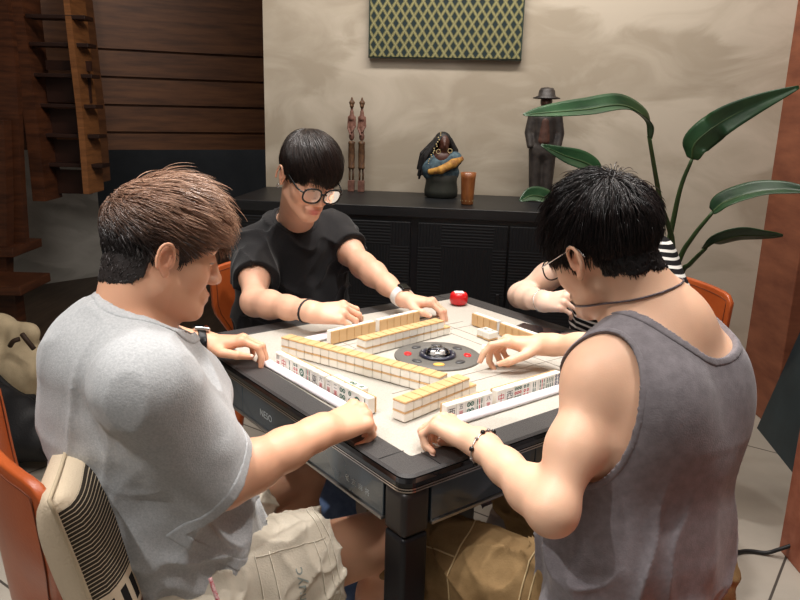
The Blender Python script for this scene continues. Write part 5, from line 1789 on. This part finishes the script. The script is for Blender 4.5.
    # beaded bracelet on the left wrist
    fa = nrm(wrL - elL); cw = wrL - fa * .022; side = hL['x']; up = np.cross(side, fa)
    P = []
    for t in np.linspace(0, 2 * math.pi, 25)[:-1]:
        dv = nrm(side * math.cos(t) + up * math.sin(t)); 
        for rr in np.linspace(.05, .01, 90):
            if armL.ev((cw + dv * rr)[None])[0] < .002: P.append(cw + dv * rr + fa * .006 * math.sin(t)); break
    br = tube('bracelet', P, .0014, M_steel, B, 6, closed=True, world=True)
    for i, q in enumerate(P):
        if i % 2 == 0:
            bm = bmesh.new(); bmesh.ops.create_icosphere(bm, subdivisions=2, radius=.0048 if i % 4 == 0 else .0036, matrix=Matrix.Translation(q))
            bm_obj('bead', bm, M_frame_blk if i % 4 == 0 else mat('smoky_bead', rgb(150, 138, 134), .2, trans=.3), br, True, smooth=True)
    nails(hL, B); nails(hR, B)
    return B


# ------------------------------------------------------------------ C: man in the black t-shirt, far left
M_blacktee = mat('black_jersey', rgb(30, 29, 31), .9, color2=rgb(24, 23, 25), vscale=200, bump=.2, bscale=400, spec=.25, sheen=.15)
M_jeans = mat('blue_denim', rgb(140, 168, 214), .85, color2=rgb(112, 140, 190), vscale=30, bump=.2, bscale=350)


def build_far_man():
    Cc = empty('person', tw(-.02, .80, 0), 'man in black t-shirt and round black glasses placing tiles on the far side', 'person')
    base = rgb(230, 180, 152); lip = rgb(206, 122, 112)
    H_ = Head((-.282, 2.205, 1.162), -57, 25, 6, .97)
    shR, shL = np.array([-.480, 2.385, .905]), np.array([-.235, 2.52, .940])
    lat = nrm((shL - shR) * np.array([1, 1, 0])); fw = nrm(np.cross(lat, EZ))
    fw = fw if fw @ (-E2) > 0 else -fw
    mid = (shR + shL) / 2
    c7 = mid + EZ * .085 - fw * .005
    pel = mid - fw * .03; pel = np.array([pel[0], pel[1], .52])
    sp = [pel, pel * .6 + mid * .4 - fw * .015 + EZ * -.0, pel * .25 + mid * .75 - fw * .02, mid - fw * .0 + EZ * .02]
    elR, wrR = np.array([-.425, 2.105, .806]), np.array([-.238, 1.945, .826])
    elL, wrL = np.array([-.122, 2.350, .872]), np.array([.012, 2.165, .812])
    hR = hand(wrR, (.86, .05, .03), (.10, -.45, .88), 'R', [(34, 44, 26), (36, 46, 28), (40, 48, 30), (44, 50, 30)], (3, 0, -2, -5),
              [(.018, .018, -.008), (.040, .046, -.024), (.042, .074, -.040), (.030, .098, -.050)], .98)
    hL = hand(wrL, (.84, -.18, -.02), (-.05, .1, .97), 'L', [(36, 34, 20), (38, 36, 20), (40, 38, 22), (42, 40, 24)], (7, 2, -3, -9),
              [(.018, .018, -.008), (.044, .042, -.020), (.050, .068, -.028), (.046, .090, -.036)], .98)
    aR, aL = arm(shR, elR, wrR, hR['x'], .93), arm(shL, elL, wrL, hL['x'], .92)
    hipR, hipL = pel - lat * .10, pel + lat * .10
    knR, knL = tw(-.16, .42, .51), tw(.16, .44, .51)
    anR, anL = tw(-.22, .08, .10), tw(.12, .12, .10)
    ftR, ftL = tw(-.24, -.06, .03), tw(.13, -.03, .03)
    neck = Grp([cone(c7 - EZ * .04, H_.w((0, -.028, -.035)), .055, .052), cone(c7 + fw * .03 - EZ * .03, H_.w((0, .005, -.06)), .045, .040)], .03)
    armR, armL = Grp([aR, hR['node']], .012), Grp([aL, hL['node']], .012)
    body = Grp([Grp([H_.node(), neck], .022), spine_node(sp, lat, [.10, .092, .095, .078], [.145, .135, .145, .13]), cone(c7 - EZ * .04, shR, .05, .046), cone(c7 - EZ * .04, shL, .05, .046),
                leg(hipR, knR, anR, ftR), leg(hipL, knL, anL, ftL)], .03)
    body = Grp([body, armR, armL], .022)
    body = sit(body, sp[0])
    sdf_obj('body', body, HB, M_skin, Cc, skin_color(H_, base, lip, (hR, hL)))
    def capz(L):
        y = L[:, 1]; x = np.abs(L[:, 0])
        zl = np.interp(y, [-.12, -.085, -.05, -.030, -.022, .012, .020, .034, .055, .080, .12], [-.050, -.055, -.050, -.034, .022, .026, -.010, .006, .030, .048, .052])
        return np.where(x < .045, L[:, 2] - np.interp(y, [-.12, -.07, .0, .075, .12], [-.06, -.056, .03, .052, .056]), L[:, 2] - zl)
    dk, md, hi = np.array(rgb(26, 20, 19)), np.array(rgb(62, 44, 36)), np.array(rgb(120, 92, 74))
    def col(p, t, rnd):
        k = (rnd ** 2 * .7)[:, None]; return dk * (1 - k) + md * k
    crown = np.array([.012, -.055, .125])
    def flow(p):
        d = p - crown; d = d / (np.linalg.norm(d, axis=1)[:, None] + .015)
        sw = np.cross(np.tile([0, .3, .95], (len(p), 1)), d)
        f = d + sw * .22 + np.array([0, .22, 0])
        f = f + np.clip((.07 - p[:, 2]) / .06, 0, 1)[:, None] * np.array([0, 0, -1.2])
        return f / (np.linalg.norm(f, axis=1)[:, None] + 1e-9)
    hair_obj(H_, Cc, M_hair, capz, under=Grp([H_.node(False), neck], .022), cap_c= (0, -.010, .051), cap_r=(.085, .100, .093), capcol=lambda L: np.tile(dk, (len(L), 1)), disp=lambda L: .001 * noise3(L, 90),
             n=11000, flow=flow, length=lambda p: np.interp(p[:, 2], [-.05, .0, .04, .08, .13], [.010, .016, .030, .050, .066]), rad=None, color=col,
             lay=lambda p: np.interp(p[:, 2], [.0, .06, .12], [.6, 1.0, .55]), layer=(.002, .013), width=.0009, grav=.16, jit=.06, lift=.02, seed=14)
    specs(H_, Cc, M_frame_blk, .0285, .0235, .0028, pinch=.82, z=.001)
    for sx in (1,):
        tube('earring', [H_.w((.087, -.004 + .005 * math.cos(t), -.036 + .006 * math.sin(t))) for t in np.linspace(0, 2 * math.pi, 13)[:-1]], .0012, M_steel, Cc, 6, closed=True, world=True)
    # black t-shirt
    axR, axL = nrm(elR - shR), nrm(elL - shL)
    hemR, hemL = shR + (elR - shR) * .60, shL + (elL - shL) * .55
    slR = plane_cut(Grp([cone(shR - axR * .02, hemR + axR * .06, .066, .069), ell(shR, (.069, .069, .066))], .03), hemR, axR)
    slL = plane_cut(Grp([cone(shL - axL * .02, hemL + axL * .06, .064, .064), ell(shL, (.066, .066, .062))], .03), hemL, axL)
    tr = Grp([spine_node([pel - EZ * .05, sp[1], sp[2], sp[3]], lat, [.135, .128, .118, .088], [.185, .178, .172, .145], .05), cone(c7 - EZ * .05, shR, .062, .060), cone(c7 - EZ * .05, shL, .062, .060),
              cone(mid + fw * .05 - EZ * .02, pel + fw * .07 + EZ * .1, .085, .10, (lat, 1.45))], .05)
    sh = Grp([tr, slR, slL], .025)
    sh = Fn(sh, lambda P, d: d + folds(P, axR + lat * .4, 5, 15, .010) + folds(P + 2, lat * .6 + EZ, 4, 14, .008) + .003 * noise3(P, 12) + .002)
    sh = plane_cut(sh, pel - EZ * .05, (0, 0, -1))
    cav = Grp([plane_cut(cone(shR + axR * .09, elR, .050, .054), shR + axR * .09, -axR), plane_cut(cone(shL + axL * .08, elL, .048, .052), shL + axL * .08, -axL)], 0)
    nc = c7 * .72 + H_.w((0, 0, -.07)) * .28 + fw * .005; nax = nrm(H_.w((0, -.02, -.03)) - c7 + EZ * .05)
    nh = cone(nc - nax * .05, nc + nax * .1, .060, .078)
    sh0 = Sub(sh, cav, .004); sh = Sub(sh0, nh, .006)
    so = sdf_obj('tshirt', sh, HC, M_blacktee, Cc, slack=.02)
    edge_band('collar', sh0, nh, .017, .002, M_blacktee, so)
    tr = Grp([cone(hipR, hipL, .12, .12), cone(hipR, knR, .10, .082), cone(hipL, knL, .10, .082), cone(knR, anR, .080, .068), cone(knL, anL, .080, .068)], .035)
    tr = Fn(tr, lambda P, d: d + folds(P, (0, .3, 1), 5, 18, .009) + .003 * noise3(P, 20))
    sdf_obj('jeans', sit(tr, sp[0]), .006, M_jeans, Cc, slack=.02)
    for an_, ft_ in ((anR, ftR), (anL, ftL)): shoe(an_, ft_, mat('white_shoe', rgb(200, 196, 190), .6), Cc)
    faR = nrm(wrR - elR); band(armR, wrR - faR * .020, faR, .0065, .0028, 'wrist_band', mat('black_cord_band', rgb(22, 20, 24), .6), Cc)
    faL = nrm(wrL - elL); cw = wrL - faL * .014
    wt = band(armL, cw, faL, .022, .0032, 'watch', mat('white_watch_strap', rgb(232, 226, 220), .5), Cc)
    up = hL['z']; up = nrm(up - faL * (up @ faL)); side = np.cross(up, faL); topd = .02
    for rr in np.linspace(.05, .01, 60):
        if armL.ev((cw + up * rr)[None])[0] < 0: topd = rr; break
    R3 = Matrix(((side[0], faL[0], up[0]), (side[1], faL[1], up[1]), (side[2], faL[2], up[2])))
    bm = bmesh.new(); add_box(bm, cw + up * (topd + .005), (.030, .034, .009), R3); bm_obj('watch_case', bm, M_frame_blk, wt, True, bevel=.004, seg=3)
    nails(hR, Cc); nails(hL, Cc)
    # the tile between his finger tips
    p = (hR['tips'][0] + hR['tips'][1] + hR['thumb'][3]) / 3
    d = nrm(E1); c = np.array([p[0], p[1], 0]) + E1 * .012 + EZ * (TZ + THT / 2 + .006)
    tile((E1, EZ, np.cross(E1, EZ), c), 'tan-backed tile held upright between the black-shirt man\'s right finger tips', 'tiles standing before the black-shirt man')
    return Cc


# ------------------------------------------------------------------ D: woman in the striped top, far right
def stripe_mat():
    m = mat('black_white_stripes', rgb(230, 226, 220), .9, bump=.15, bscale=400, spec=.2)
    nt = m.node_tree; N = nt.nodes; L = nt.links; b = N['Principled BSDF']
    tc = N.new('ShaderNodeTexCoord'); sp = N.new('ShaderNodeSeparateXYZ'); L.new(tc.outputs['Object'], sp.inputs[0])
    n = N.new('ShaderNodeTexNoise'); n.inputs['Scale'].default_value = 7; L.new(tc.outputs['Object'], n.inputs['Vector'])
    a = N.new('ShaderNodeMath'); a.operation = 'MULTIPLY_ADD'; a.inputs[1].default_value = .03; L.new(n.outputs['Fac'], a.inputs[0]); L.new(sp.outputs['Z'], a.inputs[2])
    s = N.new('ShaderNodeMath'); s.operation = 'MULTIPLY'; s.inputs[1].default_value = 1 / .021; L.new(a.outputs[0], s.inputs[0])
    f = N.new('ShaderNodeMath'); f.operation = 'FRACT'; L.new(s.outputs[0], f.inputs[0])
    c = N.new('ShaderNodeMath'); c.operation = 'GREATER_THAN'; c.inputs[1].default_value = .36; L.new(f.outputs[0], c.inputs[0])
    mx = N.new('ShaderNodeMixRGB'); mx.inputs[1].default_value = (*rgb(232, 228, 222), 1); mx.inputs[2].default_value = (*rgb(28, 27, 29), 1)
    L.new(c.outputs[0], mx.inputs[0]); L.new(mx.outputs[0], b.inputs['Base Color'])
    return m


def build_woman():
    D = empty('person', tw(.74, .0, 0), 'woman in black and white striped top holding a tile behind the tank-top man', 'person')
    base = rgb(240, 206, 184); lip = rgb(206, 120, 116)
    H_ = Head(tw(.615, -.005, 1.045), 218, 22, 0, .90)
    lat = -E2; fw = -E1                       # her left is towards the camera
    shR, shL = tw(.675, .105, .940), tw(.675, -.160, .95)
    mid = (shR + shL) / 2; c7 = mid + EZ * .08 + E1 * .01
    pel = np.array([mid[0], mid[1], .52]) + E1 * .08
    sp = [pel, pel * .6 + mid * .4 + E1 * .02, pel * .25 + mid * .75 + E1 * .02, mid + EZ * .01]
    elR, wrR = np.array([.388, 2.325, .792]), np.array([.420, 2.092, .834])
    elL, wrL = tw(.64, -.28, .79), tw(.455, -.285, .80)
    hR = hand(wrR, (.45, -.55, .22), (-.62, -.35, .62), 'R', [(52, 36, 20), (58, 40, 22), (62, 44, 24), (66, 46, 26)], (4, 1, -2, -6),
              [(.018, .018, -.008), (.034, .044, -.026), (.034, .066, -.044), (.022, .082, -.060)], .90, .9)
    hL = hand(wrL, (-.9, .25, 0), (0, 0, 1), 'L', [(30, 40, 25)] * 4, (5, 1, -3, -7), None, .90, .9)
    aR, aL = arm(shR, elR, wrR, hR['x'], .86, .92), arm(shL, elL, wrL, hL['x'], .84, .92)
    hipR, hipL = pel + E2 * .10, pel - E2 * .10
    knR, knL = tw(.34, .14, .50), tw(.32, -.10, .50)
    anR, anL = tw(.42, .13, .09), tw(.40, -.11, .09)
    ftR, ftL = tw(.28, .14, .03), tw(.26, -.12, .03)
    neck = Grp([cone(c7 - EZ * .04, H_.w((0, -.028, -.035)), .046, .044), cone(c7 + fw * .03 - EZ * .03, H_.w((0, .005, -.06)), .038, .036)], .03)
    body = Grp([Grp([H_.node(), neck], .022), spine_node(sp, lat, [.10, .08, .085, .07], [.15, .115, .13, .12]), cone(c7 - EZ * .04, shR, .045, .04), cone(c7 - EZ * .04, shL, .045, .04),
                leg(hipR, knR, anR, ftR, .9), leg(hipL, knL, anL, ftL, .9)], .03)
    armR = Grp([aR, hR['node']], .012)
    body = Grp([body, armR, Grp([aL, hL['node']], .012)], .022)
    body = sit(body, sp[0])
    sdf_obj('body', body, HB, M_skin, D, skin_color(H_, base, lip, (hR, hL)))
    def capz(L): return L[:, 2] - np.interp(L[:, 1], [-.12, .0, .04, .08, .12], [-.12, -.10, -.02, .052, .056])
    dk, md = np.array(rgb(26, 21, 20)), np.array(rgb(58, 42, 36))
    hair_obj(H_, D, M_hair, capz, cap_c= (0, -.014, .044), cap_r=(.082, .103, .094), capcol=lambda L: np.tile(dk, (len(L), 1)), disp=None, n=3000,
             flow=lambda p: np.tile(np.array([0, -.5, -.85]), (len(p), 1)), length=lambda p: np.full(len(p), .07), rad=None, color=lambda p, t, r: dk + (md - dk) * (r ** 2)[:, None],
             layer=(.004, .016), width=.0011, grav=.1, jit=.1, lift=.25, seed=21)
    axR, axL = nrm(elR - shR), nrm(elL - shL)
    hemR, hemL = shR + axR * .09, shL + axL * .11
    slR = plane_cut(cone(shR - axR * .02, hemR + axR * .06, .062, .066), hemR, axR); slL = plane_cut(cone(shL - axL * .02, hemL + axL * .06, .066, .070), hemL, axL)
    sh = Grp([Grp([spine_node([pel - EZ * .05, sp[1], sp[2], sp[3]], lat, [.13, .115, .110, .082], [.175, .155, .158, .135], .05), cone(c7 - EZ * .05, shR, .056, .054), cone(c7 - EZ * .05, shL, .056, .056),
                   cone(mid + fw * .05 - EZ * .05, pel + fw * .06 + EZ * .1, .08, .09, (lat, 1.4))], .05), slR, slL], .025)
    sh = Fn(sh, lambda P, d: d + folds(P, axL + lat * .4, 5, 15, .007) + .003 * noise3(P, 12) + .002)
    sh = plane_cut(sh, pel - EZ * .05, (0, 0, -1))
    nc = c7 * .75 + H_.w((0, 0, -.07)) * .25; nax = nrm(H_.w((0, -.02, -.03)) - c7 + EZ * .05)
    sh = Sub(sh, Grp([cone(nc - nax * .05, nc + nax * .1, .058, .08), plane_cut(cone(shR + axR * .06, elR, .05, .056), shR + axR * .06, -axR), plane_cut(cone(shL + axL * .07, elL, .052, .06), shL + axL * .07, -axL)], 0), .006)
    sdf_obj('striped_top', sh, HC, stripe_mat(), D, slack=.02)
    tr = Grp([cone(hipR, hipL, .115, .115), cone(hipR, knR, .095, .078), cone(hipL, knL, .095, .078), cone(knR, anR, .078, .075), cone(knL, anL, .078, .075)], .035)
    tr = Fn(tr, lambda P, d: d + folds(P, (0, .3, 1), 5, 18, .008))
    sdf_obj('trousers', sit(tr, sp[0]), .006, mat('mauve_cotton', rgb(150, 134, 142), .85, var=.06, vscale=30), D, slack=.02)
    for an_, ft_ in ((anR, ftR), (anL, ftL)): shoe(an_, ft_, mat('pale_shoe', rgb(190, 180, 172), .6), D)
    fa = nrm(wrR - elR); cw = wrR - fa * .022; P = []
    up = np.cross(hR['x'], fa)
    for t in np.linspace(0, 2 * math.pi, 33)[:-1]:
        dv = nrm(hR['x'] * math.cos(t) + up * math.sin(t))
        for rr in np.linspace(.05, .01, 90):
            if armR.ev((cw + dv * rr)[None])[0] < .0015: P.append(cw + dv * rr); break
    tube('bracelet', P, .0011, M_steel, D, 6, closed=True, world=True)
    nails(hR, D)
    p = (hR['tips'][0] + hR['tips'][1] + hR['thumb'][3]) / 3
    d = nrm(E1 * .5 - E2 * .85); u_ = nrm(EZ + d * .15); n_ = np.cross(d, u_)
    tile((d, np.cross(n_, d), n_, p + d * .014 - EZ * .006), 'tan-backed tile held up in the striped-shirt woman\'s right hand', 'held tiles')
    return D


# ------------------------------------------------------------------ cushion behind the left man
def cushion_mat():
    m = mat('cream_cushion_cloth', rgb(214, 196, 170), .9, bump=.3, bscale=260, spec=.15)
    nt = m.node_tree; N = nt.nodes; L = nt.links; b = N['Principled BSDF']
    tc = N.new('ShaderNodeTexCoord'); sp = N.new('ShaderNodeSeparateXYZ'); L.new(tc.outputs['Object'], sp.inputs[0])
    def M_(op, a, b_=None):
        n = N.new('ShaderNodeMath'); n.operation = op
        for i, x in enumerate((a, b_)):
            if x is None: continue
            if hasattr(x, 'is_linked'): L.new(x, n.inputs[i])
            else: n.inputs[i].default_value = x
        return n.outputs[0]
    def mix(f, a, c):
        n = N.new('ShaderNodeMixRGB'); L.new(f, n.inputs[0])
        if isinstance(a, tuple): n.inputs[1].default_value = (*a, 1)
        else: L.new(a, n.inputs[1])
        if isinstance(c, tuple): n.inputs[2].default_value = (*c, 1)
        else: L.new(c, n.inputs[2])
        return n.outputs[0]
    X, Z = sp.outputs['X'], sp.outputs['Z']
    front = M_('GREATER_THAN', sp.outputs['Y'], 0.0)
    def bandm(z0, z1): return M_('MULTIPLY', M_('GREATER_THAN', Z, z0), M_('LESS_THAN', Z, z1))
    cream = rgb(214, 196, 170); dark = rgb(62, 56, 48); brown = rgb(128, 92, 78)
    wv = M_('GREATER_THAN', M_('FRACT', M_('MULTIPLY', X, 36.0)), .45)
    wv2 = M_('GREATER_THAN', M_('FRACT', M_('MULTIPLY', Z, 150.0)), .22)
    zig = M_('ABSOLUTE', M_('SUBTRACT', M_('FRACT', M_('MULTIPLY', X, 11.0)), .5))
    dia = M_('ADD', zig, M_('ABSOLUTE', M_('MULTIPLY', M_('ADD', Z, .135), 9.0)))
    diaf = M_('MULTIPLY', M_('GREATER_THAN', dia, .20), M_('LESS_THAN', dia, .30))
    c = mix(M_('MULTIPLY', bandm(-.01, .155), wv2), cream, dark)
    c = mix(M_('MULTIPLY', bandm(-.065, -.022), wv), c, (0.02, .018, .018))
    c = mix(bandm(-.20, -.075), c, brown)
    c = mix(M_('MULTIPLY', bandm(-.20, -.075), diaf), c, cream)
    c = mix(front, cream, c)
    L.new(c, b.inputs['Base Color'])
    return m


def build_cushion():
    o = empty('cushion', tw(-.898, -.165, .468), 'cream cushion with black and brown woven bands behind the grey-shirt man', 'cushion')
    n = 26; Wd, Ht, Th = .42, .36, .055; V, F = [], []
    Rz = Matrix.Rotation(math.atan2(E1[1], E1[0]) - math.pi / 2 - .34, 3, 'Z') @ Matrix.Rotation(math.radians(12), 3, 'X')
    for side in (1, -1):
        for j in range(n + 1):
            for i in range(n + 1):
                a, b = -1 + 2 * i / n, -1 + 2 * j / n
                pinch = 1 - .07 * (1 - a * a) * abs(b) ** 3 - 0; pinch2 = 1 - .07 * (1 - b * b) * abs(a) ** 3
                t = ((1 - a ** 4) * (1 - b ** 4)) ** .55
                V.append((a * Wd / 2 * pinch2, side * Th * t + .004 * math.sin(5 * a + 3 * b) * t, b * Ht / 2 * pinch))
    K = (n + 1) ** 2
    for j in range(n):
        for i in range(n):
            p = j * (n + 1) + i
            F.append((p, p + n + 1, p + n + 2, p + 1)); F.append((K + p, K + p + 1, K + p + n + 2, K + p + n + 1))
    me = pymesh('cushion_cover', V, F)
    c = link('cushion_cover', me, o, cushion_mat(), smooth=True)
    c.location = Vector((0, 0, .19)) ; c.rotation_euler = Rz.to_euler()
    wd = c.modifiers.new('w', 'WELD'); wd.merge_threshold = .0005
    rimp = [(a * Wd / 2 * (1 - .07 * (1 - b * b) * abs(a) ** 3), 0, b * Ht / 2 * (1 - .07 * (1 - a * a) * abs(b) ** 3))
            for a, b in [(-1 + 2 * i / 20, -1) for i in range(20)] + [(1, -1 + 2 * i / 20) for i in range(20)] + [(1 - 2 * i / 20, 1) for i in range(20)] + [(-1, 1 - 2 * i / 20) for i in range(20)]]
    tube('piping', rimp, .0035, mat('cream_piping', rgb(196, 178, 150), .9), c, 6, closed=True)
    return o


build_left_man()
build_right_man()
build_far_man()
build_woman()
build_cushion()
